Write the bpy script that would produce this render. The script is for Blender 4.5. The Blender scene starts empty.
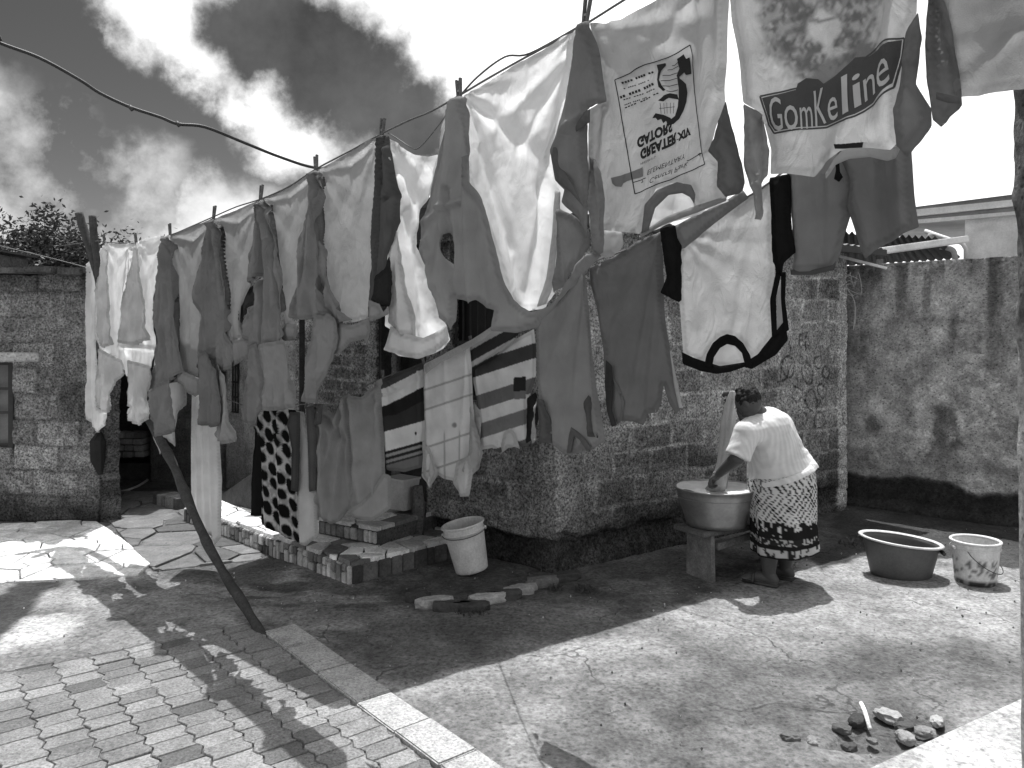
import bpy, bmesh, math, random
import numpy as np
from mathutils import Vector, Matrix
from mathutils.geometry import delaunay_2d_cdt
random.seed(7)
S = bpy.context.scene
C = S.collection
R = math.radians
# ------------------------------------------------------------------ camera
F, CX, HY, CH = 780.0, 512.0, 340.0, 1.67       # focal (px), centre, horizon row, eye height
cam = bpy.data.cameras.new('camera'); co = bpy.data.objects.new('camera', cam); C.objects.link(co)
cam.sensor_width = 36; cam.lens = F/1024*36; cam.clip_start = .05; cam.clip_end = 2000
cam.shift_y = -(384-HY)/1024
co.location = (0, 0, CH); co.rotation_euler = (R(90), 0, 0)
S.camera = co
# ------------------------------------------------------------------ light and exposure
SUN_EL, SUN_STR, SKY_STR, EXPO = 73.3, 4.3, .135, .28
S.view_settings.view_transform = 'Standard'; S.view_settings.look = 'None'
S.view_settings.exposure = EXPO; S.view_settings.gamma = 1
sl = bpy.data.lights.new('sun', 'SUN'); so = bpy.data.objects.new('sun', sl); C.objects.link(so)
sl.energy = SUN_STR; sl.angle = R(.4); sl.color = (1, 1, 1)
so.rotation_euler = (-R(90-SUN_EL), 0, 0)      # stands ahead of the camera, high
so.location = (0, 10, 30)

def vdir(px, py):
    v = Vector(((px-CX)/F, 1, (HY-py)/F)); return v.normalized()
W = bpy.data.worlds.new('World'); S.world = W; W.use_nodes = True
nt = W.node_tree; N = nt.nodes; L = nt.links; N.clear()
def wn(t, **k):
    n = N.new(t)
    for a, b in k.items(): setattr(n, a, b)
    return n
out = wn('ShaderNodeOutputWorld'); bg = wn('ShaderNodeBackground'); bg.inputs[1].default_value = SKY_STR
L.new(bg.outputs[0], out.inputs[0])
sky = wn('ShaderNodeTexSky', sky_type='NISHITA', sun_disc=False, sun_elevation=R(SUN_EL), sun_rotation=0.0)
sky.air_density = 1.0; sky.dust_density = 2.0
sep = wn('ShaderNodeSeparateColor'); L.new(sky.outputs[0], sep.inputs[0])
tc = wn('ShaderNodeTexCoord')
def wmath(op, a, b=None, clamp=False):
    n = wn('ShaderNodeMath', operation=op, use_clamp=clamp)
    for i, v in enumerate((a, b)):
        if v is None: continue
        if isinstance(v, (int, float)): n.inputs[i].default_value = v
        else: L.new(v, n.inputs[i])
    return n.outputs[0]
wn1 = wn('ShaderNodeTexNoise'); wn1.inputs['Scale'].default_value = 5.0; wn1.inputs['Detail'].default_value = 9; wn1.inputs['Roughness'].default_value = .62
L.new(tc.outputs['Generated'], wn1.inputs['Vector'])
sub = wn('ShaderNodeVectorMath', operation='SUBTRACT'); L.new(wn1.outputs['Color'], sub.inputs[0]); sub.inputs[1].default_value = (.5, .5, .5)
mul = wn('ShaderNodeVectorMath', operation='SCALE'); L.new(sub.outputs[0], mul.inputs[0]); mul.inputs['Scale'].default_value = .20
add = wn('ShaderNodeVectorMath', operation='ADD'); L.new(tc.outputs['Generated'], add.inputs[0]); L.new(mul.outputs[0], add.inputs[1])
def blobs(lst, soft, inner=.38):
    acc = None
    for (px, py, r) in lst:
        d = wn('ShaderNodeVectorMath', operation='DISTANCE'); L.new(add.outputs[0], d.inputs[0]); d.inputs[1].default_value = vdir(px, py)
        m = wn('ShaderNodeMapRange', interpolation_type='SMOOTHSTEP'); L.new(d.outputs['Value'], m.inputs[0])
        m.inputs[1].default_value = r*soft; m.inputs[2].default_value = r*soft*inner; m.inputs[3].default_value = 0; m.inputs[4].default_value = 1
        acc = m.outputs[0] if acc is None else wmath('MAXIMUM', acc, m.outputs[0])
    return acc
white = blobs([(150, 20, .075), (190, 62, .06), (235, -12, .075), (300, 115, .09), (250, 95, .06), 
                (470, -40, .22), (340, -45, .16), (620, -40, .34), (560, 40, .20), (740, 60, .32), (900, 120, .30), (1010, 60, .35), (960, 220, .25),
               (245, 92, .05), (310, 100, .06), (370, 118, .05), (250, 300, .16), (420, 230, .16)], 1.0)
dark = blobs([(258, 42, .095), (315, 60, .105), (365, 85, .10), (415, 112, .075)], 1.0, .55)
wisp = blobs([(10, 140, .075), (55, 180, .06), (-50, 120, .09), (150, 180, .06), (200, 196, .045), (100, 172, .035), (103, 45, .022), (5, 195, .07), (130, 228, .06), (165, 235, .045)], 1.0)
gn = wn('ShaderNodeTexNoise'); gn.inputs['Scale'].default_value = 2.2; gn.inputs['Detail'].default_value = 7
L.new(tc.outputs['Generated'], gn.inputs['Vector'])
# loose cloud added behind the camera, out of view, to fill the shaded fronts
sx = wn('ShaderNodeSeparateXYZ'); L.new(tc.outputs['Generated'], sx.inputs[0])
behind = wn('ShaderNodeMapRange'); L.new(sx.outputs['Y'], behind.inputs[0]); behind.inputs[1].default_value = .35; behind.inputs[2].default_value = -.1
gc = wn('ShaderNodeMapRange', interpolation_type='SMOOTHSTEP'); L.new(gn.outputs[0], gc.inputs[0]); gc.inputs[1].default_value = .40; gc.inputs[2].default_value = .66
white2 = wmath('MAXIMUM', white, wmath('MULTIPLY', behind.outputs[0], gc.outputs[0]))
# clear sky seen through a red filter: the red channel, deepened
base = wmath('MULTIPLY', wmath('POWER', wmath('MULTIPLY', sep.outputs[0], .35), 2.3), .85)
wv = wn('ShaderNodeMapRange'); L.new(wn1.outputs[0], wv.inputs[0]); wv.inputs[1].default_value = .3; wv.inputs[2].default_value = .7; wv.inputs[3].default_value = 7.5; wv.inputs[4].default_value = 11.5
mx = wn('ShaderNodeMix'); mx.data_type = 'FLOAT'; L.new(white2, mx.inputs[0]); L.new(base, mx.inputs[2]); L.new(wv.outputs[0], mx.inputs[3])
dv = wn('ShaderNodeMapRange'); L.new(wn1.outputs[0], dv.inputs[0]); dv.inputs[1].default_value = .3; dv.inputs[2].default_value = .7; dv.inputs[3].default_value = .35; dv.inputs[4].default_value = 1.1
wm_ = wn('ShaderNodeMix'); wm_.data_type = 'FLOAT'; wf_ = wn('ShaderNodeMapRange'); L.new(wn1.outputs[0], wf_.inputs[0]); wf_.inputs[1].default_value = .36; wf_.inputs[2].default_value = .6; L.new(wmath('MULTIPLY', wisp, wf_.outputs[0]), wm_.inputs[0]); L.new(mx.outputs[0], wm_.inputs[2]); wm_.inputs[3].default_value = 6.5
mx2 = wn('ShaderNodeMix'); mx2.data_type = 'FLOAT'; L.new(dark, mx2.inputs[0]); L.new(wm_.outputs[0], mx2.inputs[2]); L.new(dv.outputs[0], mx2.inputs[3])
L.new(mx2.outputs[0], bg.inputs[0])

# ------------------------------------------------------------------ helpers
def P(px, py, Y): return Vector(((px-CX)/F*Y, Y, CH+(HY-py)/F*Y))     # the point a given distance away
def G(px, py, z=0.0):
    Y = F*(CH-z)/(py-HY); return Vector(((px-CX)/F*Y, Y, z))

def _hash(ix, iy, seed):
    h = (ix.astype(np.int64)*374761393 + iy.astype(np.int64)*668265263 + seed*1274126177) & 0xffffffff
    h = ((h ^ (h >> 13))*1274126177) & 0xffffffff
    return ((h ^ (h >> 16)) & 0xffff)/65535.0
def vnoise(x, y, seed=0):
    x = np.asarray(x, float); y = np.asarray(y, float)
    ix = np.floor(x); iy = np.floor(y); fx = x-ix; fy = y-iy
    fx = fx*fx*(3-2*fx); fy = fy*fy*(3-2*fy)
    a = _hash(ix, iy, seed); b = _hash(ix+1, iy, seed); c = _hash(ix, iy+1, seed); d = _hash(ix+1, iy+1, seed)
    return (a*(1-fx)+b*fx)*(1-fy)+(c*(1-fx)+d*fx)*fy
def fbm(x, y, seed=0, o=4, g=.5):
    s = 0; a = 1; t = 0
    x = np.asarray(x, float); y = np.asarray(y, float)
    for k in range(o):
        s = s+a*vnoise(x*2**k+k*13.7, y*2**k+k*7.1, seed+k); t += a; a *= g
    return s/t
def sstep(a, b, x):
    t = np.clip((x-a)/(b-a), 0, 1); return t*t*(3-2*t)
def segdist(px, py, ax, ay, bx, by):
    dx, dy = bx-ax, by-ay; l = dx*dx+dy*dy+1e-12
    t = np.clip(((px-ax)*dx+(py-ay)*dy)/l, 0, 1)
    return np.hypot(px-(ax+t*dx), py-(ay+t*dy)), t
def polysd(px, py, poly):
    """signed distance to a polygon (negative inside)"""
    px = np.asarray(px, float); py = np.asarray(py, float)
    d = np.full(px.shape, 1e9); ins = np.zeros(px.shape, bool); n = len(poly)
    for i in range(n):
        ax, ay = poly[i][:2]; bx, by = poly[(i+1) % n][:2]
        d = np.minimum(d, segdist(px, py, ax, ay, bx, by)[0])
        c = ((ay > py) != (by > py)) & (px < (bx-ax)*(py-ay)/((by-ay) if abs(by-ay) > 1e-12 else 1e-12)+ax)
        ins ^= c
    return np.where(ins, -d, d)

# ---- materials
def material(name):
    m = bpy.data.materials.new(name); m.use_nodes = True
    return m, m.node_tree.nodes, m.node_tree.links, m.node_tree.nodes['Principled BSDF']
def mottled(name, col, rough=.85, scale=6.0, var=.35, fine=60.0, fvar=.3, bump=.3, bdist=.01, attr=True, metal=0.0, spec=.3, pits=0.0, pitscale=40, hard=.2, cracks=0.0):
    """grey surface: vertex colour x coarse and fine noise, with bump"""
    m, n, l, b = material(name)
    tcn = n.new('ShaderNodeTexCoord')
    geo = n.new('ShaderNodeNewGeometry')
    a = n.new('ShaderNodeTexNoise'); a.inputs['Scale'].default_value = scale; a.inputs['Detail'].default_value = 8; a.inputs['Roughness'].default_value = .65
    f = n.new('ShaderNodeTexNoise'); f.inputs['Scale'].default_value = fine; f.inputs['Detail'].default_value = 5; f.inputs['Roughness'].default_value = .7
    l.new(tcn.outputs['Object'], a.inputs['Vector']); l.new(tcn.outputs['Object'], f.inputs['Vector'])
    def mr(src, lo, hi, i0=.3, i1=.7):
        r = n.new('ShaderNodeMapRange'); l.new(src, r.inputs[0]); r.inputs[1].default_value = i0; r.inputs[2].default_value = i1
        r.inputs[3].default_value = lo; r.inputs[4].default_value = hi; return r.outputs[0]
    def mt(op, x, y):
        r = n.new('ShaderNodeMath'); r.operation = op
        for i, v in enumerate((x, y)):
            if isinstance(v, (int, float)): r.inputs[i].default_value = v
            else: l.new(v, r.inputs[i])
        return r.outputs[0]
    v = mt('MULTIPLY', mr(a.outputs[0], 1-var, 1+var), mr(f.outputs[0], 1-fvar, 1+fvar, .5-hard, .5+hard))
    hgt = mt('ADD', mt('MULTIPLY', a.outputs[0], .6), f.outputs[0])
    if pits > 0:
        vo = n.new('ShaderNodeTexVoronoi'); vo.inputs['Scale'].default_value = pitscale; l.new(tcn.outputs['Object'], vo.inputs['Vector'])
        pm = mr(vo.outputs['Distance'], 1-pits, 1, .08, .3)
        v = mt('MULTIPLY', v, pm); hgt = mt('ADD', hgt, mt('MULTIPLY', pm, .5))
    if cracks > 0:
        dn = n.new('ShaderNodeTexNoise'); dn.inputs['Scale'].default_value = 4; dn.inputs['Detail'].default_value = 6; l.new(tcn.outputs['Object'], dn.inputs['Vector'])
        ds = n.new('ShaderNodeVectorMath'); ds.operation = 'MULTIPLY_ADD'; l.new(dn.outputs['Color'], ds.inputs[0]); ds.inputs[1].default_value = (.35, .35, .35); l.new(tcn.outputs['Object'], ds.inputs[2])
        for sc_, wd_ in ((.8, .007),):
            vc = n.new('ShaderNodeTexVoronoi'); vc.feature = 'DISTANCE_TO_EDGE'; vc.inputs['Scale'].default_value = sc_; l.new(ds.outputs[0], vc.inputs['Vector'])
            cm = mr(vc.outputs['Distance'], 1, 0, wd_*.4, wd_); gate = mr(a.outputs[0], 0, 1, .44, .56)
            ck = mt('SUBTRACT', 1, mt('MULTIPLY', mt('MULTIPLY', cm, gate), cracks)); v = mt('MULTIPLY', v, ck); hgt = mt('ADD', hgt, mt('MULTIPLY', ck, .8))
    if attr:
        at = n.new('ShaderNodeAttribute'); at.attribute_name = 'Col'; v = mt('MULTIPLY', v, at.outputs['Fac'])
        v = mt('MULTIPLY', v, col)
    else: v = mt('MULTIPLY', v, col)
    l.new(v, b.inputs['Base Color'])
    bp = n.new('ShaderNodeBump'); bp.inputs['Strength'].default_value = bump; bp.inputs['Distance'].default_value = bdist
    l.new(hgt, bp.inputs['Height']); l.new(bp.outputs[0], b.inputs['Normal'])
    b.inputs['Roughness'].default_value = rough; b.inputs['Metallic'].default_value = metal; b.inputs['Specular IOR Level'].default_value = spec
    return m
def cloth(name, trans=.45, bump=.35, wr=22.0):
    m, n, l, b = material(name)
    at = n.new('ShaderNodeAttribute'); at.attribute_name = 'Col'
    tcn = n.new('ShaderNodeTexCoord')
    mp = n.new('ShaderNodeMapping'); mp.inputs['Scale'].default_value = (1, 1, .45); l.new(tcn.outputs['Object'], mp.inputs[0])
    a = n.new('ShaderNodeTexNoise'); a.inputs['Scale'].default_value = wr; a.inputs['Detail'].default_value = 4; a.inputs['Distortion'].default_value = 1.2; l.new(mp.outputs[0], a.inputs['Vector'])
    rd = n.new('ShaderNodeMath'); rd.operation = 'SUBTRACT'; l.new(a.outputs[0], rd.inputs[0]); rd.inputs[1].default_value = .5
    ab = n.new('ShaderNodeMath'); ab.operation = 'ABSOLUTE'; l.new(rd.outputs[0], ab.inputs[0])
    f = n.new('ShaderNodeTexNoise'); f.inputs['Scale'].default_value = 420; l.new(tcn.outputs['Object'], f.inputs['Vector'])
    fm = n.new('ShaderNodeMath'); fm.operation = 'MULTIPLY_ADD'; l.new(f.outputs[0], fm.inputs[0]); fm.inputs[1].default_value = .12; l.new(ab.outputs[0], fm.inputs[2])
    bp = n.new('ShaderNodeBump'); bp.inputs['Strength'].default_value = bump; bp.inputs['Distance'].default_value = .012; l.new(fm.outputs[0], bp.inputs['Height'])
    # slight wear
    s = n.new('ShaderNodeTexNoise'); s.inputs['Scale'].default_value = 7; s.inputs['Detail'].default_value = 6; l.new(tcn.outputs['Object'], s.inputs['Vector'])
    sr = n.new('ShaderNodeMapRange'); l.new(s.outputs[0], sr.inputs[0]); sr.inputs[1].default_value = .3; sr.inputs[2].default_value = .7; sr.inputs[3].default_value = .86; sr.inputs[4].default_value = 1.10
    mm = n.new('ShaderNodeMath'); mm.operation = 'MULTIPLY'; l.new(sr.outputs[0], mm.inputs[0]); l.new(at.outputs['Fac'], mm.inputs[1])
    d = n.new('ShaderNodeBsdfDiffuse'); t = n.new('ShaderNodeBsdfTranslucent'); x = n.new('ShaderNodeMixShader')
    l.new(mm.outputs[0], d.inputs[0]); l.new(mm.outputs[0], t.inputs[0]); l.new(bp.outputs[0], d.inputs['Normal']); l.new(bp.outputs[0], t.inputs['Normal'])
    x.inputs[0].default_value = trans; l.new(d.outputs[0], x.inputs[1]); l.new(t.outputs[0], x.inputs[2])
    n.remove(b); l.new(x.outputs[0], n['Material Output'].inputs[0])
    return m
M = {}
M['ground'] = mottled('earth and cement', 1.0, .92, 2.3, .42, 38, .55, .8, .02, pits=.45, pitscale=27, cracks=.5)
M['paver'] = mottled('cement pavers', 1.0, .85, 5, .32, 75, .5, .7, .008, pits=.4, pitscale=55)
M['block'] = mottled('cement blocks', 1.0, .95, 9, .35, 55, .75, 1.0, .03, pits=.85, pitscale=48, hard=.14)
M['plaster'] = mottled('stained plaster', 1.0, .92, 5, .45, 50, .45, .8, .014, pits=.6, pitscale=30)
M['stone'] = mottled('stone', 1.0, .85, 9, .35, 60, .3, .5, .01)
M['wood'] = mottled('weathered wood', 1.0, .8, 14, .4, 80, .35, .5, .006)
M['metal'] = mottled('dull metal', 1.0, .42, 6, .22, 30, .12, .12, .004, metal=.75, spec=.5)
M['paint'] = mottled('painted sheet', 1.0, .6, 5, .18, 50, .1, .15, .004)
M['plastic'] = mottled('worn plastic', 1.0, .45, 9, .16, 70, .14, .12, .003, spec=.45)
M['wire'] = mottled('wire', 1.0, .5, 20, .2, 60, .1, .1, .002)
M['leaf'] = mottled('leaves', 1.0, .6, 3, .4, 40, .2, .1, .002)
M['skin'] = mottled('skin', 1.0, .5, 20, .12, 90, .08, .1, .002)
M['hair'] = mottled('hair', 1.0, .8, 60, .3, 200, .4, .9, .006)
M['thin'] = cloth('thin cloth', .60, .55, 15)
M['mid'] = cloth('cotton cloth', .45, .8, 17)
M['thick'] = cloth('thick cloth', .22, .8, 19)
M['knit'] = cloth('knit cloth', .1, .25, 30)

# ---- object makers
def tag(o, label=None, cat=None, group=None, kind=None):
    if label: o['label'] = label
    if cat: o['category'] = cat
    if group: o['group'] = group
    if kind: o['kind'] = kind
    return o
def thing(name, label, cat, loc=(0, 0, 0), group=None):
    o = bpy.data.objects.new(name, None); C.objects.link(o); o.location = loc; o.empty_display_size = .1
    return tag(o, label, cat, group)
def wpos(p):
    v = Vector((0, 0, 0))
    while p is not None: v += p.location; p = p.parent
    return v
def mk(name, verts, faces, mat, parent=None, col=None, smooth=False, label=None):
    """link world-space geometry as one object (origin at its base, or at its parent's origin)"""
    V = np.asarray(verts, float).reshape(-1, 3)
    org = np.zeros(3)
    if parent is not None: org = np.array(wpos(parent))
    else:
        mn = V.min(0); mxx = V.max(0); org = np.array([(mn[0]+mxx[0])/2, (mn[1]+mxx[1])/2, mn[2]])
    me = bpy.data.meshes.new(name); me.from_pydata((V-org).tolist(), [], [tuple(int(i) for i in f) for f in faces])
    if col is not None:
        at = me.color_attributes.new('Col', 'FLOAT_COLOR', 'POINT')
        c = np.ones((len(V), 4), np.float32); c[:, :3] = (np.full(len(V), col) if np.isscalar(col) else np.asarray(col))[:, None]
        at.data.foreach_set('color', c.ravel())
    if smooth: me.polygons.foreach_set('use_smooth', [True]*len(me.polygons))
    me.materials.append(mat); me.update()
    o = bpy.data.objects.new(name, me); C.objects.link(o)
    if parent is not None: o.parent = parent
    else: o.location = org
    if label: o['label'] = label
    return o
class MB:
    """collects primitives into one mesh"""
    def __init__(s): s.v = []; s.f = []; s.c = []
    def add(s, vs, fs, c=1.0):
        b = len(s.v); s.v += [tuple(v) for v in vs]; s.f += [tuple(i+b for i in f) for f in fs]
        s.c += ([c]*len(vs) if np.isscalar(c) else list(c)); return s
    def hexa(s, p, c=1.0):      # 8 points: bottom 4, top 4
        return s.add(p, [(3, 2, 1, 0), (4, 5, 6, 7), (0, 1, 5, 4), (1, 2, 6, 5), (2, 3, 7, 6), (3, 0, 4, 7)], c)
    def box(s, ctr, size, rz=0.0, c=1.0, bev=0.0, rot=None):
        bm = bmesh.new(); bmesh.ops.create_cube(bm, size=1)
        bmesh.ops.scale(bm, vec=size, verts=bm.verts)
        if bev > 0: bmesh.ops.bevel(bm, geom=bm.edges[:], offset=bev, segments=2, affect='EDGES')
        mt = Matrix.Translation(ctr) @ (rot.to_4x4() if rot is not None else Matrix.Rotation(rz, 4, 'Z'))
        bmesh.ops.transform(bm, matrix=mt, verts=bm.verts); bm.verts.ensure_lookup_table(); bm.verts.index_update()
        s.add([v.co[:] for v in bm.verts], [[v.index for v in f.verts] for f in bm.faces], c); bm.free(); return s
    def beam(s, a, b, w, h, c=1.0, bev=0.0):
        a = Vector(a); b = Vector(b); d = b-a; rot = d.to_track_quat('X', 'Z').to_matrix()
        return s.box((a+b)/2, (d.length, w, h), rot=rot, c=c, bev=bev)
    def tube(s, pts, r, n=8, c=1.0, noise=0.0, seed=0):
        pts = [Vector(p) for p in pts]; rs = r if hasattr(r, '__len__') else [r]*len(pts)
        vs = []; fs = []; up = None; rg = random.Random(seed)
        for i, p in enumerate(pts):
            t = (pts[min(i+1, len(pts)-1)]-pts[max(i-1, 0)]).normalized()
            if up is None: up = t.orthogonal().normalized()
            up = (up-t*up.dot(t)).normalized(); w = t.cross(up)
            for k in range(n):
                a = 2*math.pi*k/n; q = rs[i]*(1+noise*(rg.random()-.5))
                vs.append(p+(up*math.cos(a)+w*math.sin(a))*q)
        for i in range(len(pts)-1):
            for k in range(n): fs.append((i*n+k, i*n+(k+1) % n, (i+1)*n+(k+1) % n, (i+1)*n+k))
        fs.append(tuple(range(n))[::-1]); fs.append(tuple((len(pts)-1)*n+k for k in range(n)))
        return s.add(vs, fs, c)
    def loft(s, rings, n=32, c=1.0, caps=(True, True)):
        """rings: (centre, axis_u, axis_v) vectors"""
        vs = []; fs = []
        for (o, u, v) in rings:
            for k in range(n):
                a = 2*math.pi*k/n; vs.append(Vector(o)+Vector(u)*math.cos(a)+Vector(v)*math.sin(a))
        for i in range(len(rings)-1):
            for k in range(n): fs.append((i*n+k, i*n+(k+1) % n, (i+1)*n+(k+1) % n, (i+1)*n+k))
        if caps[0]: fs.append(tuple(range(n))[::-1])
        if caps[1]: fs.append(tuple((len(rings)-1)*n+k for k in range(n)))
        return s.add(vs, fs, c)
    def build(s, name, mat, parent=None, smooth=False, label=None):
        o = mk(name, s.v, s.f, mat, parent, np.array(s.c), smooth, label)
        return o
def spline(pts, k=6):
    pts = [Vector(p) for p in pts]; out = []
    for i in range(len(pts)-1):
        a = pts[max(i-1, 0)]; b = pts[i]; c = pts[i+1]; d = pts[min(i+2, len(pts)-1)]
        for j in range(k):
            t = j/k
            out.append(.5*((2*b)+(c-a)*t+(2*a-5*b+4*c-d)*t*t+(3*b-a-3*c+d)*t**3))
    out.append(pts[-1]); return out
def grid_mesh(nx, ny):
    i = np.arange(nx-1); j = np.arange(ny-1); I, J = np.meshgrid(i, j, indexing='ij')
    a = (I*ny+J).ravel(); return np.stack([a, a+ny, a+ny+1, a+1], 1)

# ---- relief wall: blocks, mortar and plaster as real relief
def relief(MBo, p0, p1, z0, z1, kind='block', res=.013, course=.205, bw=.40, seed=1, holes=(), thick=.17, albedo=.22, u_off=0, colfn=None, hfn=None, topfn=None, depth=.012, mk_=1.15):
    p0 = Vector((p0[0], p0[1], 0)); p1 = Vector((p1[0], p1[1], 0)); d = p1-p0; Lg = d.length; d.normalize()
    nrm = Vector((d.y, -d.x, 0))
    mid = (p0+p1)/2
    if nrm.dot(-mid) < 0: nrm = -nrm          # towards the yard
    nx = max(2, int(Lg/res)+1); nz = max(2, int((z1-z0)/res)+1)
    u = np.linspace(0, Lg, nx); z = np.linspace(z0, z1, nz); U, Z = np.meshgrid(u, z, indexing='ij')
    UU = U+u_off
    if topfn is not None: Z = z0+(Z-z0)*(topfn(U)-z0)/(z1-z0)
    w1 = (fbm(UU*3, Z*3, seed+5)-.5)*.05
    row = np.floor((Z+w1)/course)
    rb = (np.sin(row*12.9898+seed)*43758.5453) % 1
    bx = (UU+w1)/bw+.5*(row % 2)+.12*rb
    cell = np.floor(bx); fu = (bx-cell)*bw; fz = (Z+w1)-row*course
    e = np.minimum(np.minimum(fu, bw-fu), np.minimum(fz, course-fz))
    rnd = _hash(cell, row, seed); rnd2 = _hash(cell, row, seed+77)
    big = fbm(UU*1.3, Z*1.3, seed+11, 4); med = fbm(UU*7, Z*7, seed+21, 4); fine = fbm(UU*38, Z*38, seed+31, 3)
    if kind == 'block':
        jw = .008+.016*med
        blk = sstep(jw*.35, jw*1.25, e+(fine-.5)*.006)
        fill = sstep(.44, .62, fbm(UU*2.2+9, Z*2.2, seed+41, 3))      # where smeared mortar hides the joint
        h = blk*depth*(1-.75*fill)+(rnd-.5)*.012+(med-.5)*.024+(fine-.5)*.010
        mort = (.6+1.1*med)*albedo*mk_
        colr = albedo*.80*1.12*(.55+.75*rnd2)*(.55+.9*big)*(.5+1.0*fine)
        colr = colr*blk+mort*(1-blk)
        colr = colr*(1-.45*fill)+.45*fill*mort
    else:
        h = (med-.5)*.012+(big-.5)*.02+(fine-.5)*.004
        colr = albedo*(.55+.9*big)*(.75+.5*med)
    ctx = dict(U=UU, Z=Z, big=big, med=med, fine=fine, e=e, rnd=rnd, rnd2=rnd2)
    if hfn is not None: h = hfn(h, ctx)
    if colfn is not None: colr = colfn(colr, ctx)
    X = p0.x+d.x*U+nrm.x*h; Yy = p0.y+d.y*U+nrm.y*h
    V = np.stack([X.ravel(), Yy.ravel(), Z.ravel()], 1)
    q = grid_mesh(nx, nz)
    if len(holes):
        uc = (U[:-1, :-1]+U[1:, 1:]).ravel()/2; zc = (Z[:-1, :-1]+Z[1:, 1:]).ravel()/2
        keep = np.ones(len(q), bool)
        for (a, b, c, e2) in holes: keep &= ~((uc > a) & (uc < b) & (zc > c) & (zc < e2))
        q = q[keep]
    # boundary extrusion backwards gives the wall its thickness and the openings their reveals
    ed = {}
    for f in q:
        for k in range(4):
            a, b = int(f[k]), int(f[(k+1) % 4])
            if (b, a) in ed: del ed[(b, a)]
            else: ed[(a, b)] = 1
    bv = sorted({a for e3 in ed for a in e3}); mp = {a: len(V)+i for i, a in enumerate(bv)}
    back = V[bv].copy(); back[:, 0] -= nrm.x*thick; back[:, 1] -= nrm.y*thick
    sides = [(b, a, mp[a], mp[b]) for (a, b) in ed]
    cc = np.concatenate([colr.ravel(), colr.ravel()[bv]*.9])
    MBo.add(np.vstack([V, back]).tolist(), q.tolist()+sides, cc)
    return p0, d, nrm, Lg
# ================================================================== GROUND
def gp(lst): return [tuple(G(x, y)[:2]) for x, y in lst]
kerbL0 = G(263, 636); kerbL1 = G(432, 768); kd = (kerbL1-kerbL0).normalized(); kn = Vector((-kd.y, kd.x, 0))
if kn.x < 0: kn = -kn
def axis(lo, hi, a, b, step, far):
    core = np.arange(a, b+1e-6, step); s = step; x = b; up = []
    while x < hi: s *= 1.5; x += s; up.append(x)
    s = step; x = a; dn = []
    while x > lo: s *= 1.5; x -= s; dn.append(x)
    return np.array(dn[::-1]+list(core)+up)
gx = axis(-300, 300, -4.6, 5.4, .022, 0); gy = axis(-60, 600, 2.6, 9.2, .018, 0)
GXm, GYm = np.meshgrid(gx, gy, indexing='ij')
wx = GXm+(fbm(GXm*3, GYm*3, 3)-.5)*.22; wy = GYm+(fbm(GXm*3+40, GYm*3, 4)-.5)*.22
def zone(poly, soft=.05): return 1-sstep(-soft, soft, polysd(wx, wy, poly))
big = fbm(GXm*.9, GYm*.9, 60, 5); med = fbm(GXm*4, GYm*4, 61, 5); fin = fbm(GXm*17, GYm*17, 62, 4)
gcol = .15*(.5+1.0*big)*(.7+.6*med)
def lay(mask, val):
    global gcol
    gcol = gcol*(1-mask)+val*mask
cem = .185*(.4+1.2*big)*(.6+.8*med)*(.75+.5*fin)
lay(zone(gp([(300, 640), (385, 690), (500, 775), (700, 2000), (6000, 2000), (1900, 560), (1040, 556), (860, 556), (560, 590), (470, 612), (400, 610)]), .06), cem)
# paler screed by the tub, darker worn middle
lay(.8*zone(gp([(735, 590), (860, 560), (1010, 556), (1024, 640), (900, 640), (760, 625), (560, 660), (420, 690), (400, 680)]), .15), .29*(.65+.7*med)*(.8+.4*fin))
lay(.75*zone(gp([(560, 700), (780, 655), (960, 640), (1024, 690), (860, 730), (700, 768), (560, 768)]), .2)*sstep(.35, .6, med), .085*(.6+.8*fin))
lay(zone(gp([(525, 600), (590, 603), (575, 632), (540, 645), (525, 625)]), .02), .30*(.8+.4*fin))
# dark earth at the foot of the walls, painted in for their shade
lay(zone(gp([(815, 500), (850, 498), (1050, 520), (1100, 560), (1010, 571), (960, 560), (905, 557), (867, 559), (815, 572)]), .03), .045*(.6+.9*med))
lay(.92*zone(gp([(270, 560), (350, 588), (440, 560), (555, 565), (640, 560), (830, 512), (840, 540), (735, 588), (560, 640), (400, 690), (360, 660), (310, 622), (200, 590)]), .08), .10*(.4+1.2*med)*(.6+.8*fin))  # the roof's cast shade, deepened in the earth colour
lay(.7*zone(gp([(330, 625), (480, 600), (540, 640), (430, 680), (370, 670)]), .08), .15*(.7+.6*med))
lay(.85*zone(gp([(150, 575), (330, 560), (400, 610), (330, 640), (240, 625)]), .12)*sstep(.42, .62, fbm(GXm*3, GYm*7, 66, 4)), .30*(.6+.8*fin))
lay(.8*zone(gp([(225, 590), (330, 600), (380, 620), (330, 630), (240, 612)]), .09)*sstep(.45, .6, med), .22*(.7+.6*fin))
lay(.75*zone(gp([(526, 602), (592, 604), (640, 622), (575, 640), (545, 648), (527, 630)]), .02), .17*(.7+.6*fin))
lay(.6*zone(gp([(430, 625), (470, 618), (500, 632), (440, 650)]), .04), .15*(.7+.6*fin))
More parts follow.
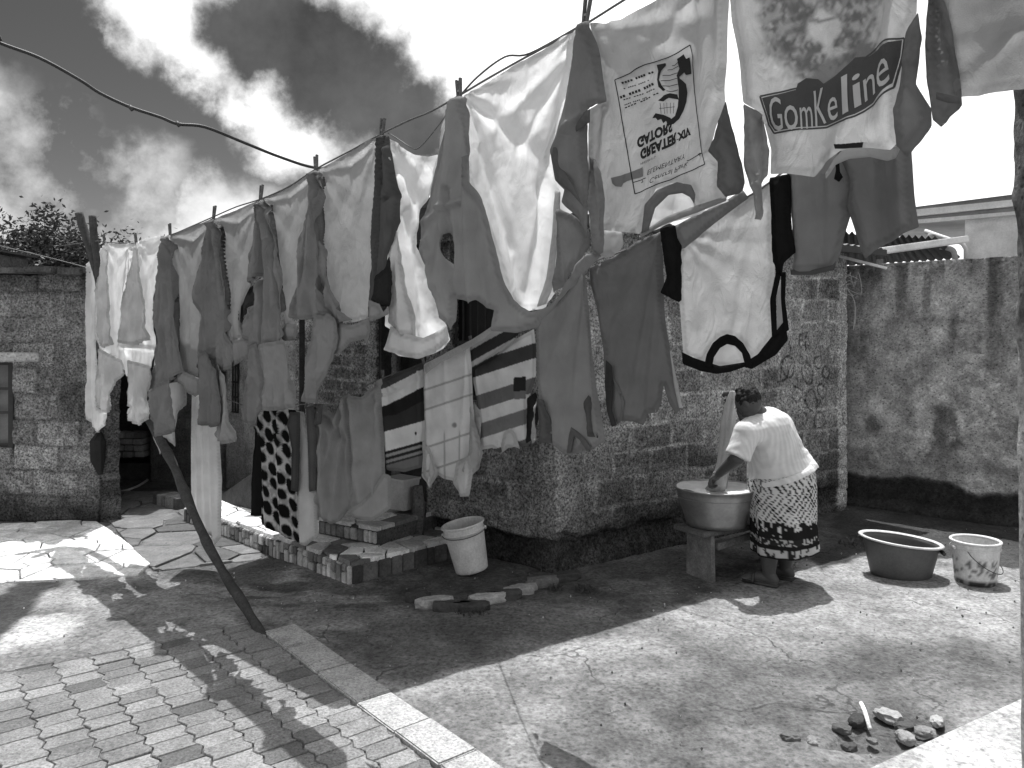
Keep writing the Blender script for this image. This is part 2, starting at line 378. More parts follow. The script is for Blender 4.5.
# left: pale broken cement, passage slabs, a cast shadow painted as a dark band
lay(zone(gp([(-900, 600), (0, 592), (90, 578), (150, 570), (235, 590), (262, 615), (180, 640), (-100, 668), (-900, 720)]), .07), .23*(.4+1.2*med)*(.75+.5*fin))
lay(.9*zone(gp([(10, 620), (85, 612), (75, 640), (0, 655), (-60, 650)]), .06), .5*(.8+.4*fin))
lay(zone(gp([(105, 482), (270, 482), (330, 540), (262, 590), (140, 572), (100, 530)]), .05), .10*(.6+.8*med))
shade_band = zone(gp([(40, 540), (68, 536), (60, 575), (30, 610), (0, 650), (-60, 700), (-80, 640), (0, 600), (30, 570)]), .03)
lay(.95*shade_band, .035*(.7+.5*fin))
# dug-out, full of rubble
pit = zone(gp([(835, 722), (905, 708), (945, 720), (930, 742), (880, 752), (825, 745)]), .05)
lay(.75*pit, .06*(.5+med))
gh = (med-.5)*.022+(fin-.5)*.010+(big-.5)*.02-pit*.035*fbm(GXm*9, GYm*9, 5)*1.6
flat = (np.abs(GXm) > 8) | (GYm > 12) | (GYm < 1)
gh = np.where(flat, 0, gh)
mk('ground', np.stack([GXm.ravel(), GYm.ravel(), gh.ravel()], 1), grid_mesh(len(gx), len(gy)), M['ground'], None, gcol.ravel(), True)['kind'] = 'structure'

# ---- interlocking pavers
pv = MB(); rg = random.Random(5)
cw, rl = .165, .112
topcut = gp([(-700, 705), (0, 655), (60, 648), (175, 640), (262, 620), (268, 634)])
def above_top(p):
    for i in range(len(topcut)-1):
        (ax, ay), (bx, by) = topcut[i], topcut[i+1]
        if ax <= p[0] <= bx: return p[1] > ay+(by-ay)*(p[0]-ax)/(bx-ax)
    return p[0] > topcut[-1][0] and p[1] > topcut[-1][1] or p[0] < topcut[0][0]
zig = [0, .020, .020, -.006]      # zigzag of the long joints
for ci in range(28):
    for ri in range(-3, 66):
        off = (ci % 2)*rl*.5
        s0 = ri*rl+off
        q = []
        e0 = -(ci+1)*cw; e1 = -ci*cw; g = .0022+.0018*rg.random()
        def zz(s): return .011*math.sin(2*math.pi*s/rl)
        sub_ = [0, .25, .5, .75, 1]
        for t in sub_: q.append((e0+g+zz(s0+t*rl), s0+g+(rl-2*g)*t))
        for t in sub_[::-1]: q.append((e1-g+zz(s0+t*rl+.0), s0+g+(rl-2*g)*t))
        ctr = kerbL0+kd*(s0+rl/2)+kn*((e0+e1)/2)
        if above_top(ctr) or ctr.y < 1.6 or ctr.x < -5: continue
        h = .012+rg.uniform(-.003, .003); tx, ty = rg.uniform(-.02, .02), rg.uniform(-.02, .02)
        a = .215*rg.uniform(.78, 1.18)*(.7+.6*float(fbm(ci*.23, ri*.16, 99, 3)))
        if rg.random() < .08: a *= .6
        cs, cv = (e0+e1)/2, s0+rl/2; n = len(q)
        lo, hi, tp = [], [], []
        for (e, s_) in q:
            w = kerbL0+kd*s_+kn*e; dz = tx*(e-cs)+ty*(s_-cv)
            lo.append((w.x, w.y, -.03)); hi.append((w.x, w.y, h-.004+dz))
            w2 = kerbL0+kd*(cv+(s_-cv)*.965)+kn*(cs+(e-cs)*.975); tp.append((w2.x, w2.y, h+dz))
        fs = [(k, (k+1) % n, n+(k+1) % n, n+k) for k in range(n)]+[(n+k, n+(k+1) % n, 2*n+(k+1) % n, 2*n+k) for k in range(n)]+[tuple(2*n+k for k in range(n))]
        pv.add(lo+hi+tp, fs, a)
pv.build('paving', M['paver'])['kind'] = 'structure'
kb = MB(); s = -.02; i = 0
while s < 4.6:
    ln = rg.uniform(.30, .44); c0 = kerbL0+kd*(s+ln/2)+kn*.105
    rz = math.atan2(kd.y, kd.x)+rg.uniform(-.012, .012)
    kb.box((c0.x, c0.y, -.036+rg.uniform(-.004, .004)), (ln-.008, .185, .11), rz, .40*rg.uniform(.8, 1.1), .006); s += ln; i += 1
kb.build('kerb', M['paver'])['kind'] = 'structure'
# ---- irregular flagstones
def voronoi_slabs(poly, n, zt, a0, a1, seed, gap=.012, th=.06, zj=.006):
    rg = random.Random(seed); xs = [p[0] for p in poly]; ys = [p[1] for p in poly]
    pts = []
    while len(pts) < n:
        p = (rg.uniform(min(xs)-.3, max(xs)+.3), rg.uniform(min(ys)-.3, max(ys)+.3))
        if all((p[0]-q[0])**2+(p[1]-q[1])**2 > .35*((max(xs)-min(xs))*(max(ys)-min(ys))/n) for q in pts): pts.append(p)
        elif rg.random() < .02: pts.append(p)
    mb = MB()
    def clip(pl, nx, ny, c):
        o = []
        for k in range(len(pl)):
            A, B = pl[k], pl[(k+1) % len(pl)]; da = A[0]*nx+A[1]*ny-c; db = B[0]*nx+B[1]*ny-c
            if da <= 0: o.append(A)
            if da*db < 0: t = da/(da-db); o.append((A[0]+(B[0]-A[0])*t, A[1]+(B[1]-A[1])*t))
        return o
    def cut_to_poly(pl):      # convex clip of cell polygon by (convex) region
        ar = sum(poly[k][0]*poly[(k+1) % len(poly)][1]-poly[(k+1) % len(poly)][0]*poly[k][1] for k in range(len(poly)))
        for k in range(len(poly)):
            A, B = poly[k], poly[(k+1) % len(poly)]
            if ar < 0: A, B = B, A
            nx, ny = (B[1]-A[1]), -(B[0]-A[0]); l = math.hypot(nx, ny); nx /= l; ny /= l
            pl = clip(pl, nx, ny, A[0]*nx+A[1]*ny)
            if len(pl) < 3: return pl
        return pl
    for i, p in enumerate(pts):
        pl = [(p[0]-2, p[1]-2), (p[0]+2, p[1]-2), (p[0]+2, p[1]+2), (p[0]-2, p[1]+2)]
        for j, q in enumerate(pts):
            if i == j: continue
            nx, ny = q[0]-p[0], q[1]-p[1]; l = math.hypot(nx, ny); nx /= l; ny /= l
            pl = clip(pl, nx, ny, (p[0]+q[0])/2*nx+(p[1]+q[1])/2*ny-gap/2)
            if len(pl) < 3: break
        if len(pl) >= 3: pl = cut_to_poly(pl)
        if len(pl) < 3: continue
        ar = abs(sum(pl[k][0]*pl[(k+1) % len(pl)][1]-pl[(k+1) % len(pl)][0]*pl[k][1] for k in range(len(pl))))/2
        if ar < .0008: continue
        cx = sum(q[0] for q in pl)/len(pl); cy = sum(q[1] for q in pl)/len(pl); z = zt+rg.uniform(-zj, zj); m = len(pl)
        v = [(q[0], q[1], zt-th) for q in pl]+[(q[0], q[1], z-.004) for q in pl]+[(cx+(q[0]-cx)*.95, cy+(q[1]-cy)*.95, z) for q in pl]
        f = [(k, (k+1) % m, m+(k+1) % m, m+k) for k in range(m)]+[(m+k, m+(k+1) % m, 2*m+(k+1) % m, 2*m+k) for k in range(m)]+[tuple(2*m+k for k in range(m))]
        c = rg.choice([a0, a1, (a0+a1)/2, a1, a1*.8, a1])*rg.uniform(.85, 1.1); mb.add(v, f, c)
    return mb
voronoi_slabs(gp([(-300, 535), (95, 522), (122, 540), (150, 566), (138, 577), (-300, 600)]), 240, .018, .5, .78, 3).build('path', M['stone'])['kind'] = 'structure'
voronoi_slabs(gp([(108, 492), (250, 492), (262, 560), (150, 572), (128, 545), (104, 520)]), 80, .014, .09, .17, 9, .02).build('passage_paving', M['stone'])['kind'] = 'structure'

# ---- crazy-paved step platform
A0 = G(352, 585); A1 = G(221, 535); B1 = G(447, 558)
ld = (A1-A0).normalized(); rd = Vector((ld.y, -ld.x, 0));
if rd.x < 0: rd = -rd
zt = .155
Lp = (A1-A0).length+.7; Wp = 1.35
pl = thing('step_platform', 'low entrance platform faced and topped with irregular pale stones, beside the tilted bucket', 'platform', tuple(A0))
core = MB()
def quadp(o, a, b, wa, wb, z0, z1, c):
    p = [o, o+a*wa, o+a*wa+b*wb, o+b*wb]
    core.hexa([(q.x, q.y, z0) for q in p]+[(q.x, q.y, z1) for q in p], c)
quadp(A0+ld*.02+rd*.02, ld, rd, Lp-.04, Wp-.04, -.05, zt-.02, .09)
core.build('mortar_core', M['plaster'], pl)
tp = voronoi_slabs([tuple((A0+ld*a+rd*b)[:2]) for a, b in ((.0, .0), (Lp, .0), (Lp, Wp), (.0, Wp))], 270, zt, .2, .95, 12, .016, .05, .004)
tp.build('stone_top', M['stone'], pl)
fc = MB(); s = .0
while s < Lp:      # upright facing stones
    w = rg.uniform(.035, .085); h = rg.uniform(.05, .12); a = rg.choice([.12, .4, .5, .65, .22]); z = -.02
    while z < zt-.03:
        h = min(rg.uniform(.06, .15), zt-.022-z); t = rg.uniform(.008, .02)
        p = A0+ld*(s+w/2)-rd*.0
        fc.box((p.x, p.y, z+h/2), (w-.008, .03+t, h-.008), math.atan2(ld.y, ld.x)+rg.uniform(-.03, .03), a*rg.uniform(.8, 1.1), .006); z += h
        a = rg.choice([.12, .4, .5, .65, .22])
    s += w
s = 0
while s < 1.3:
    w = rg.uniform(.06, .15); p = A0+rd*(s+w/2)
    fc.box((p.x, p.y, zt/2-.015), (w-.006, .03, zt-.03), math.atan2(rd.y, rd.x), rg.choice([.06, .1, .16]), .006); s += w
fc.build('facing_stones', M['stone'], pl)
# upper step
st = thing('door_step', 'small upper stone step on the platform in front of the dark doorway', 'step', tuple(A0+ld*.55+rd*.5+Vector((0, 0, zt))))
o = P(377, 533, 5.75); o.z = 0
core = MB(); u0 = Vector((-.62, .42, 0)).normalized(); u1 = Vector((.42, .62, 0)).normalized()
quadp(o, u0, u1, .62, .9, zt-.01, .275, .08); core.build('step_block', M['plaster'], st)
tp = voronoi_slabs([tuple((o+u0*a+u1*b)[:2]) for a, b in ((-.01, -.01), (.63, -.01), (.63, .9), (-.01, .9))], 50, .292, .2, .7, 21, .014, .03, .002); tp.build('step_top', M['stone'], st)
fs_ = MB(); s = 0
while s < .6:
    w = rg.uniform(.04, .08); p = o+u0*(s+w/2); fs_.box((p.x, p.y, .21), (w-.005, .024, .085), math.atan2(u0.y, u0.x), rg.choice([.2, .4, .55]), .006); s += w
fs_.build('step_facing', M['stone'], st)
# small kerb block further left
sb = MB(); pA = G(152, 505); pB = G(192, 514); dd = (pB-pA).normalized(); q = Vector((-dd.y, dd.x, 0))
for k in range(6):
    c = pA+dd*(.04+k*.075)+q*.1; sb.box((c.x, c.y, .05), (.07, .2, .13), math.atan2(dd.y, dd.x), rg.choice([.12, .3, .4]), .006)
tag(sb.build('stone_ledge', M['stone']), 'short row of pale stone blocks at the far wall, behind the leaning pole', 'ledge')

# slab, bottom right
slb = MB(); a = G(868, 768, .07); b = G(1030, 694, .07); c = Vector((4.2, 3.3, 0)); d = Vector((2.6, 1.2, 0)); e = Vector((.95, 1.6, 0))
pts = [a, b, Vector((3.2, 4.0, 0)), c, d, e]
slb.add([(p.x, p.y, -.05) for p in pts]+[(p.x, p.y, .066) for p in pts]+[(p.x*.998+.003, p.y*.998, .07) for p in pts], [tuple(range(12, 18))]+[(k, (k+1) % 6, 6+(k+1) % 6, 6+k) for k in range(6)]+[(6+k, 6+(k+1) % 6, 12+(k+1) % 6, 12+k) for k in range(6)], .46)
slb.build('concrete_slab', M['ground'])['kind'] = 'structure'

# ================================================================== CORNER BLOCK HOUSE
C0 = Vector((.29, 5.54, 0)); C1 = Vector((3.27, 7.66, 0)); dl = Vector((-1.297, 1, 0)).normalized(); dr = (C1-C0).normalized()
nR = Vector((dr.y, -dr.x, 0)); nL = Vector((-dl.y, dl.x, 0)); nL = nL if nL.y < 0 else -nL
HT = 2.52
house = thing('block_house', 'weathered cement block house with the crumbling corner, behind the washing and the bending woman', 'house', tuple((C0+C1)/2+Vector((0, .5, 0))))
def loopmark(ctx, cu, cz, r, w=.012, sq=1.0):
    wu = (fbm(ctx['U']*9, ctx['Z']*9, 55, 2)-.5)*.12; d = np.abs(np.hypot((ctx['U']-cu+wu), (ctx['Z']-cz-wu*.7)*sq)-r)
    return 1-sstep(w*.5, w, d+(ctx['med']-.5)*.012)
def colR(c, k):
    U, Z = k['U'], k['Z']
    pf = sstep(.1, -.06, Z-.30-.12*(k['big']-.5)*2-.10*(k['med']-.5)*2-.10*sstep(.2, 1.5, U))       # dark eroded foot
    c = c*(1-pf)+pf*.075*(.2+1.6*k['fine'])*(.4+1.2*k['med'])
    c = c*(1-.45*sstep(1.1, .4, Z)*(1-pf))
    cr = sstep(.27, .2, U+(k['med']-.5)*.30)*sstep(.2, .35, Z)*sstep(1.35, .9, Z)     # smeared plaster at the corner
    c = c*(1-cr)+cr*.34*(.4+1.2*k['med'])*(.7+.6*k['fine'])
    pe = sstep(3.50, 3.53, U+(k['med']-.5)*.07+(k['fine']-.5)*.02)*sstep(-.05, .12, Z)      # pale plaster edge at the far end
    c = c*(1-pe)+pe*.62*(.6+.7*k['med'])
    for (px, pz, pr) in ((.35, .62, .10), (.75, .8, .08), (2.9, .9, .1), (3.15, .6, .12), (1.7, 1.25, .09), (3.2, 1.3, .08)):
        m = sstep(pr, pr*.5, np.hypot(U-px, Z-pz)+(k['med']-.5)*.2); c = c*(1-.6*m)+.6*m*.38
    mk_ = 0
    for a in ((2.75, 1.42, .09), (2.98, 1.55, .06), (3.05, 1.35, .08), (3.2, 1.47, .06), (2.85, 1.18, .07), (3.08, 1.12, .09), (3.28, 1.18, .06), (3.2, .92, .08), (2.6, 1.5, .2), (2.95, .95, .05), (3.33, 1.36, .05)):
        mk_ = np.maximum(mk_, loopmark(k, *a))
    for (a, b, c2, d2) in ((2.9, 1.62, 2.9, 1.72), (2.9, 1.72, 2.96, 1.72), (2.9, 1.67, 2.95, 1.67), (3.0, 1.62, 3.0, 1.72), (3.0, 1.62, 3.06, 1.62), (2.6, 1.3, 2.66, 1.5), (3.16, 1.0, 3.24, 1.1)):
        dd2, _ = segdist(U, Z, a, b, c2, d2); mk_ = np.maximum(mk_, 1-sstep(.006, .014, dd2))
    return c*(1-.8*mk_*sstep(.25, .45, k['fine']))
def hR(h, k):
    U, Z = k['U'], k['Z']
    edge = .25+.07*(k['big']-.5)*2+.12*(k['med']-.5)*2+.05*sstep(.3, 2.5, U)
    pf = sstep(.02, -.02, Z-edge)
    pf = pf*(1-sstep(3.46, 3.5, U)); h = h-pf*(.055+.03*k['med'])+pf*.05*sstep(.18, .0, Z)
    cr = sstep(.27, .2, U+(k['med']-.5)*.30)*sstep(.2, .35, Z)*sstep(1.35, .9, Z)
    pe = sstep(3.50, 3.53, U+(k['med']-.5)*.07)
    return h+cr*.012+pe*.012-.05*sstep(.05, 0, U)*pf
wl = MB()
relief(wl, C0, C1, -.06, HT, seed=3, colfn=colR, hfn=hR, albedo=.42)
# left face: door between d1..d2, barred window
def on_left(px):
    r = (px-CX)/F; t = (C0.x-r*C0.y)/(1.297+r); return t*math.hypot(1.297, 1)
u_w0, u_w1 = on_left(500), on_left(448); u_d0, u_d1 = on_left(427), on_left(377); u_e = on_left(296)
def colL(c, k):
    U, Z = k['U'], k['Z']
    pf = sstep(.04, -.02, Z-.24-.06*(k['med']-.5)); c = c*(1-pf)+pf*.065*(.2+1.6*k['fine'])*(.4+1.2*k['med'])
    cr = sstep(.20, .08, U+(k['med']-.5)*.22)*sstep(.2, .35, Z)
    c = c*(1-cr)+cr*.34*(.4+1.2*k['med'])*(.7+.6*k['fine'])
    m = sstep(.10, .05, np.hypot(U-.62, Z-.42)+(k['med']-.5)*.15); c = c*(1-.7*m)+.7*m*.4
    pj = sstep(u_d1-.0, u_d1+.02, U)                              # brick part beyond the door, plaster band on top
    pb = pj*np.maximum(sstep(1.72, 1.80, Z+(k['med']-.5)*.25), sstep(.16, .1, U-u_d1+(k['med']-.5)*.08))
    return c*(1-pb)+pb*.34*(.7+.6*k['med'])
def hL(h, k):
    U, Z = k['U'], k['Z']; pf = sstep(.02, -.02, Z-.24-.06*(k['med']-.5)-.04*(k['big']-.5)); cr = sstep(.20, .08, U+(k['med']-.5)*.22)*sstep(.2, .35, Z)
    return h-pf*(.06+.03*k['med'])+cr*.012
pE = C0+dl*(u_d0)
relief(wl, C0, C0+dl*u_d0, -.06, HT, seed=13, colfn=colL, hfn=hL, albedo=.29, holes=[(u_w0, u_w1, 1.2, 2.1)])
relief(wl, C0+dl*u_d1, C0+dl*u_e, -.06, HT, seed=15, colfn=lambda c, k: colL(c, dict(k, U=k['U'])), albedo=.22, course=.11, bw=.24, u_off=u_d1, holes=[], depth=.008)
relief(wl, C0+dl*u_d0, C0+dl*u_d1, 2.05, HT, seed=17, albedo=.14)
# closed back and sides so the house is solid from elsewhere
bk = C0+dl*u_e; far = C1-nR*2.6
for a, b in ((C1, far), (far, bk-nL*3.4)):
    wl.hexa([(a.x, a.y, -.05), (b.x, b.y, -.05), (b.x-.12, b.y+.1, -.05), (a.x-.12, a.y+.1, -.05), (a.x, a.y, HT-.01), (b.x, b.y, HT-.01), (b.x-.12, b.y+.1, HT-.01), (a.x-.12, a.y+.1, HT-.01)], .2)
wl.build('wall', M['block'], house, True)
dk = MB()
ca = C0+dl*(u_d0-.02)-nL*.30; cb = C0+dl*(u_d1+.02)-nL*.30
dk.hexa([(ca.x, ca.y, .1), (cb.x, cb.y, .1), (cb.x+.03, cb.y+.04, .1), (ca.x+.03, ca.y+.04, .1), (ca.x, ca.y, 2.1), (cb.x, cb.y, 2.1), (cb.x+.03, cb.y+.04, 2.1), (ca.x+.03, ca.y+.04, 2.1)], .045)
d_ = dk.build('door', M['wood'], house)
hb = MB(); q0 = ca+dl*.06+nL*.03; hb.tube([q0+Vector((0, 0, 1.0)), q0+nL*.04+Vector((0, 0, 1.0)), q0+nL*.04+Vector((0, 0, 1.12)), q0+Vector((0, 0, 1.12))], .008, 8, .3); hb.build('handle', M['metal'], d_, True)
fr = MB()
for uu in (u_d0, u_d1): p = C0+dl*uu-nL*.08; fr.box((p.x, p.y, 1.1), (.06, .12, 1.95), math.atan2(dl.y, dl.x), .05, .004)
fr.build('door_frame', M['wood'], house)
wf = MB()
for t in np.linspace(u_w0+.03, u_w1-.03, 7):
    p = C0+dl*t-nL*.06; wf.tube([p+Vector((0, 0, 1.2)), p+Vector((0, 0, 2.1))], .008, 6, .05)
for z in (1.22, 1.65, 2.08): wf.beam(C0+dl*u_w0-nL*.06+Vector((0, 0, z)), C0+dl*u_w1-nL*.06+Vector((0, 0, z)), .02, .03, .05)
wo = wf.build('window', M['wire'], house)
pn = MB(); a = C0+dl*u_w0-nL*.13; b = C0+dl*u_w1-nL*.13
pn.hexa([(a.x, a.y, 1.2), (b.x, b.y, 1.2), (b.x+.01, b.y+.01, 1.2), (a.x+.01, a.y+.01, 1.2), (a.x, a.y, 2.1), (b.x, b.y, 2.1), (b.x+.01, b.y+.01, 2.1), (a.x+.01, a.y+.01, 2.1)], .02); pn.build('pane', M['plastic'], wo)
# corrugated roof sheet; porch corner pushed out behind the washing to widen its shade
rf = MB(); ov = .30
R0 = Vector((-.80, 4.26, 0)); R1 = C1+nR*ov+dr*.2; R2 = far+dr*.1-nR*.1; R3 = bk-nL*3.5; R4 = Vector((-2.45, 5.74, 0)); R5 = bk-nL*3.3
nu = 150; vs = []; fs = []
for i in range(nu+1):
    t = i/nu; a = R0.lerp(R1, t); b = (R4.lerp(R5, t/.35) if t < .35 else R5.lerp(R2, (t-.35)/.65)); dz_ = -.06*(1-t); w = .012*math.sin(2*math.pi*t*48)
    vs += [(a.x, a.y, HT+.03+w+dz_), (b.x, b.y, HT+.10+w+dz_*2-.12*max(0, 1-t/.2)), (a.x, a.y, HT+.022+w+dz_), (b.x, b.y, HT+.09+w+dz_*2-.12*max(0, 1-t/.2))]
for i in range(nu): k = i*4; fs += [(k, k+4, k+5, k+1), (k+2, k+3, k+7, k+6), (k, k+2, k+6, k+4)]
rf.add(vs, fs, .12)
rf.beam(R0+Vector((0, 0, HT-.07)), R1+Vector((0, 0, HT-.01)), .03, .06, .05); rf.beam(R0+Vector((0, 0, HT-.07)), R4+Vector((0, 0, HT-.16)), .03, .06, .05)
rf.build('roof', M['paint'], house)
q = P(302, 420, 5.95); m = MB(); m.tube([(q.x, q.y, .1), (q.x, q.y, 2.52)], .022, 8, .04); m.build('porch_post', M['wood'], house)
m = MB(); q = P(417, 500, 6.15); m.tube([(q.x, q.y, .15), (q.x+.01, q.y, .35), (q.x, q.y, .52)], [.05, .045, .035], 9, .12, .5, 3); m.build('post_stump', M['plaster'], house)

# ================================================================== RIGHT BOUNDARY WALL
Wa = Vector((3.37, 7.89, 0)); Wb = Vector((5.3, 6.26, 0))
def colW(c, k):
    U, Z = k['U'], k['Z']
    st = fbm(U*9, Z*1.2, 91, 4)                        # run-off streaks
    c = .47*(.5+.9*k['big'])*(.45+1.1*k['med'])*(.7+.6*k['fine'])
    c = c*(1-.65*sstep(.45, .7, st)*sstep(.9, 2.3, Z))
    top = sstep(2.0, 2.42, Z+(k['med']-.5)*.5); c = c*(1-.55*top*sstep(.35, .6, k['fine']))
    m = sstep(.50, .62, fbm(U*3+5, Z*3, 92, 4))*sstep(.6, .2, np.abs(Z-.95)/1.2); c = c*(1-.55*m)
    pl = sstep(.52, .58, fbm(U*19, Z*19, 93, 4))*sstep(.42, .2, np.hypot((U-1.28)*1.5, (Z-1.05)*.62)+(k['med']-.5)*.3); c = c*(1-pl)+pl*.5
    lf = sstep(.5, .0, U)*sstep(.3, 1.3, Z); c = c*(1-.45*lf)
    ft = sstep(.03, -.03, Z-.30-.20*(fbm(U*3, U*0, 94, 4)-.5)-.05*(k['med']-.5)); c = c*(1-ft)+ft*.035*(.5+k['fine'])
    return c
def hW(h, k):
    ft = sstep(.02, -.02, k['Z']-.30-.20*(fbm(k['U']*3, k['U']*0, 94, 4)-.5)-.05*(k['med']-.5))
    return h-.022*ft+.04*sstep(.1, .02, k['Z'])
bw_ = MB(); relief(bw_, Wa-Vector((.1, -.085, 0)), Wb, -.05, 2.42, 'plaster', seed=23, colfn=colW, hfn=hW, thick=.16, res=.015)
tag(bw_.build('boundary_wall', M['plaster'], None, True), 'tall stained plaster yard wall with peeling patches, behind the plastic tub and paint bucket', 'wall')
# concrete pillar close by on the right
pil = MB(); nz = 160; nn = 44; vs = []; cs = []
for i in range(nz+1):
    z = -.05+3.2*i/nz; xe = 1.625-.012*(z)
    for k in range(nn):
        a = 2*math.pi*k/nn; ca_, sa_ = math.cos(a), math.sin(a); r = .15/max(abs(ca_), abs(sa_))**.85
        rgh = .012 if z < 1.62 else .03
        nsv = float(fbm(a*6, z*7, 33, 4))-.5
        rr = r*1+nsv*rgh*1.4
        vs.append((xe+.185+ca_*rr, 2.42+sa_*rr, z)); cs.append((.34 if z < 1.62+.1*math.sin(a*3) else .15)*(.7+.6*(nsv+.5)))
pil.add(vs, [(i*nn+k, i*nn+(k+1) % nn, (i+1)*nn+(k+1) % nn, (i+1)*nn+k) for i in range(nz) for k in range(nn)]+[tuple(nz*nn+k for k in range(nn))], cs)
tag(pil.build('pillar', M['plaster'], None, True), 'rough cement pillar at the right edge, dark and pitted above, paler below', 'pillar')

# neighbour house beyond the wall
nb = thing('neighbour_house', 'pale house with white eaves rising behind the stained yard wall', 'house', (5.5, 9, 0))
def bx8(mb, a, b, back, z0a, z1a, z0b, z1b, c):
    """slab between two plan points with own heights at each end"""
    mb.hexa([(a.x, a.y, z0a), (b.x, b.y, z0b), (b.x+back.x, b.y+back.y, z0b), (a.x+back.x, a.y+back.y, z0a), (a.x, a.y, z1a), (b.x, b.y, z1b), (b.x+back.x, b.y+back.y, z1b), (a.x+back.x, a.y+back.y, z1a)], c)
Yn = 8.6; Yf = 9.9
wa = P(965, 260, Yn+.35); wb = P(1120, 300, Yn-1.0); back = Vector((1.8, 2.4, 0))
m1 = MB(); bx8(m1, wa, wb, back, -.1, 3.06, -.1, 2.95, .8); m1.build('wall', M['paint'], nb)
def eave(y0, y1, yb0, yb1, c, name, dep):
    a0 = P(880, y0, Yf); a1 = P(880, yb0, Yf); b0 = P(1100, y1, 7.7); b1 = P(1100, yb1, 7.7)
    mm = MB(); bx8(mm, a0+dep, b0+dep, Vector((1.5, 1.9, 0)), a1.z, a0.z, b1.z, b0.z, c); return mm.build(name, M['paint'], nb)
# eave lines converge to the left
def yl(x, y930, y1010): return y930+(y1010-y930)*(x-930)/80
eave(yl(880, 202.5, 189), yl(1100, 202.5, 189)+9, yl(880, 206, 194), yl(1100, 206, 194)+9, .12, 'ridge_flashing', Vector((.02, .02, 0)))
eave(yl(880, 206, 194.5), yl(1100, 206, 194.5)+9, yl(880, 212.5, 201), yl(1100, 212.5, 201)+9, .68, 'fascia', Vector((0, 0, 0)))
eave(yl(880, 212.5, 201.5), yl(1100, 212.5, 201.5)+9, yl(880, 217, 206.5), yl(1100, 217, 206.5)+9, .2, 'soffit', Vector((.03, .04, 0)))
eave(yl(880, 217, 207), yl(1100, 217, 207)+9, yl(880, 221, 210.5), yl(1100, 221, 210.5)+9, .7, 'gutter', Vector((-.03, -.04, 0)))
m2 = MB(); a = P(905, 232, 9.6); b = P(967, 240, 9.0); m2.tube([P(925, 231, 9.2), P(945, 238, 9.0), P(962, 243, 8.8), P(966, 249, 8.8), P(966, 262, 8.8)], .025, 10, .6)
m2.tube(spline([P(931, 234, 9.1), P(930, 241, 9.1), P(935, 246, 9.05), P(948, 248, 9.0), P(954, 252, 9.0), P(955, 262, 9.0)], 4), .03, 10, .45); m2.build('downpipe', M['paint'], nb, True)
sh = thing('lean_to_roof', 'dark corrugated lean-to roof with a bright white edge strip beyond the yard wall', 'roof', (4.2, 8.8, 0))
m3 = MB(); n = 60; vs = []
A = P(838, 232, 8.5); Bq = P(935, 238, 8.3); A2 = P(838, 266, 9.8); B2 = P(960, 258, 9.8)
A3 = P(838, 280, 8.3); 
for i in range(n+1):
    t = i/n; a = A.lerp(Bq, t); b = A2.lerp(B2, t); w = .02*math.sin(t*n*1.6)
    vs += [(a.x, a.y, a.z+w), (b.x, b.y, b.z+w), (b.x, b.y, b.z+w-.012), (a.x, a.y, a.z+w-.012)]
m3.add(vs, [(4*i, 4*i+4, 4*i+5, 4*i+1) for i in range(n)]+[(4*i+1, 4*i+5, 4*i+6, 4*i+2) for i in range(n)]+[(4*i+3, 4*i+2, 4*i+6, 4*i+7) for i in range(n)], .035); m3.build('roof_sheet', M['paint'], sh)
m4 = MB(); m4.beam(P(874, 252, 8.3), P(968, 239, 8.2), .06, .075, .85, .01); m4.build('edge_strip', M['paint'], sh)
m4 = MB(); 
for px in (842, 880, 955): q = P(px, 262, 8.5); m4.tube([Vector((q.x, q.y, -.05)), Vector((q.x, q.y, 2.55))], .035, 10, .2)
m4.build('posts', M['wood'], sh)
gt = MB(); gt.beam(P(838, 256, 7.6), P(887, 268.5, 7.45), .06, .025, .75, .004)
tag(gt.build('metal_strip', M['metal']), 'thin pale metal strip lying across the corner where house and yard wall meet', 'strip')
tw = MB(); rg = random.Random(3)
q = P(852, 285, 7.35)
pts = [q+Vector((rg.uniform(-.09, .09), rg.uniform(-.05, .05), rg.uniform(-.12, .14))) for _ in range(16)]
tw.tube(spline([P(840, 258, 7.5)]+pts, 5), .0035, 5, .35); tw.tube(spline([pts[3], P(854, 300, 7.35), P(855, 318, 7.3), P(853, 330, 7.3)], 4), .003, 5, .45)
tag(tw.build('wire_tangle', M['wire']), 'tangled loose wire dangling at the end of the block house', 'wire')

# ================================================================== LEFT BLOCK HOUSE
lh = thing('block_shed', 'block shed on the left with a barred window and rough flat top', 'house', tuple(P(40, 523, 7.2)))
La = Vector((-3.76, 7.12, 0)); Lb = Vector((-7.6, 7.35, 0))
def colS(c, k):
    U, Z = k['U'], k['Z']
    tp_ = sstep(2.0, 2.2, Z+(k['med']-.5)*.2); c = c*(1-.6*tp_)
    ft = sstep(.25, .05, Z-.1*(k['med'])); c = c*(1-.5*ft)
    d = sstep(.55, .7, fbm(U*2, Z*2, 71, 3)); return c*(1-.5*d)
ls = MB(); uw0 = abs((12-CX)/F*7.15-La.x); 
relief(ls, La, Lb, -.05, 2.27, seed=43, mk_=.5, albedo=.32, colfn=colS, holes=[(uw0, uw0+.95, .68, 1.47)], course=.235, bw=.42, depth=.016, topfn=lambda U: 2.27+.03*(fbm(U*6, U*0, 8)-.5)*2)
for a, b in ((La, La+Vector((-1.78, 3.2, 0))), (Lb, Lb+Vector((.1, 3.2, 0)))):
    relief(ls, a, b, -.05, 2.25, seed=45, albedo=.12, res=.03)
ls.build('wall', M['block'], lh, True)
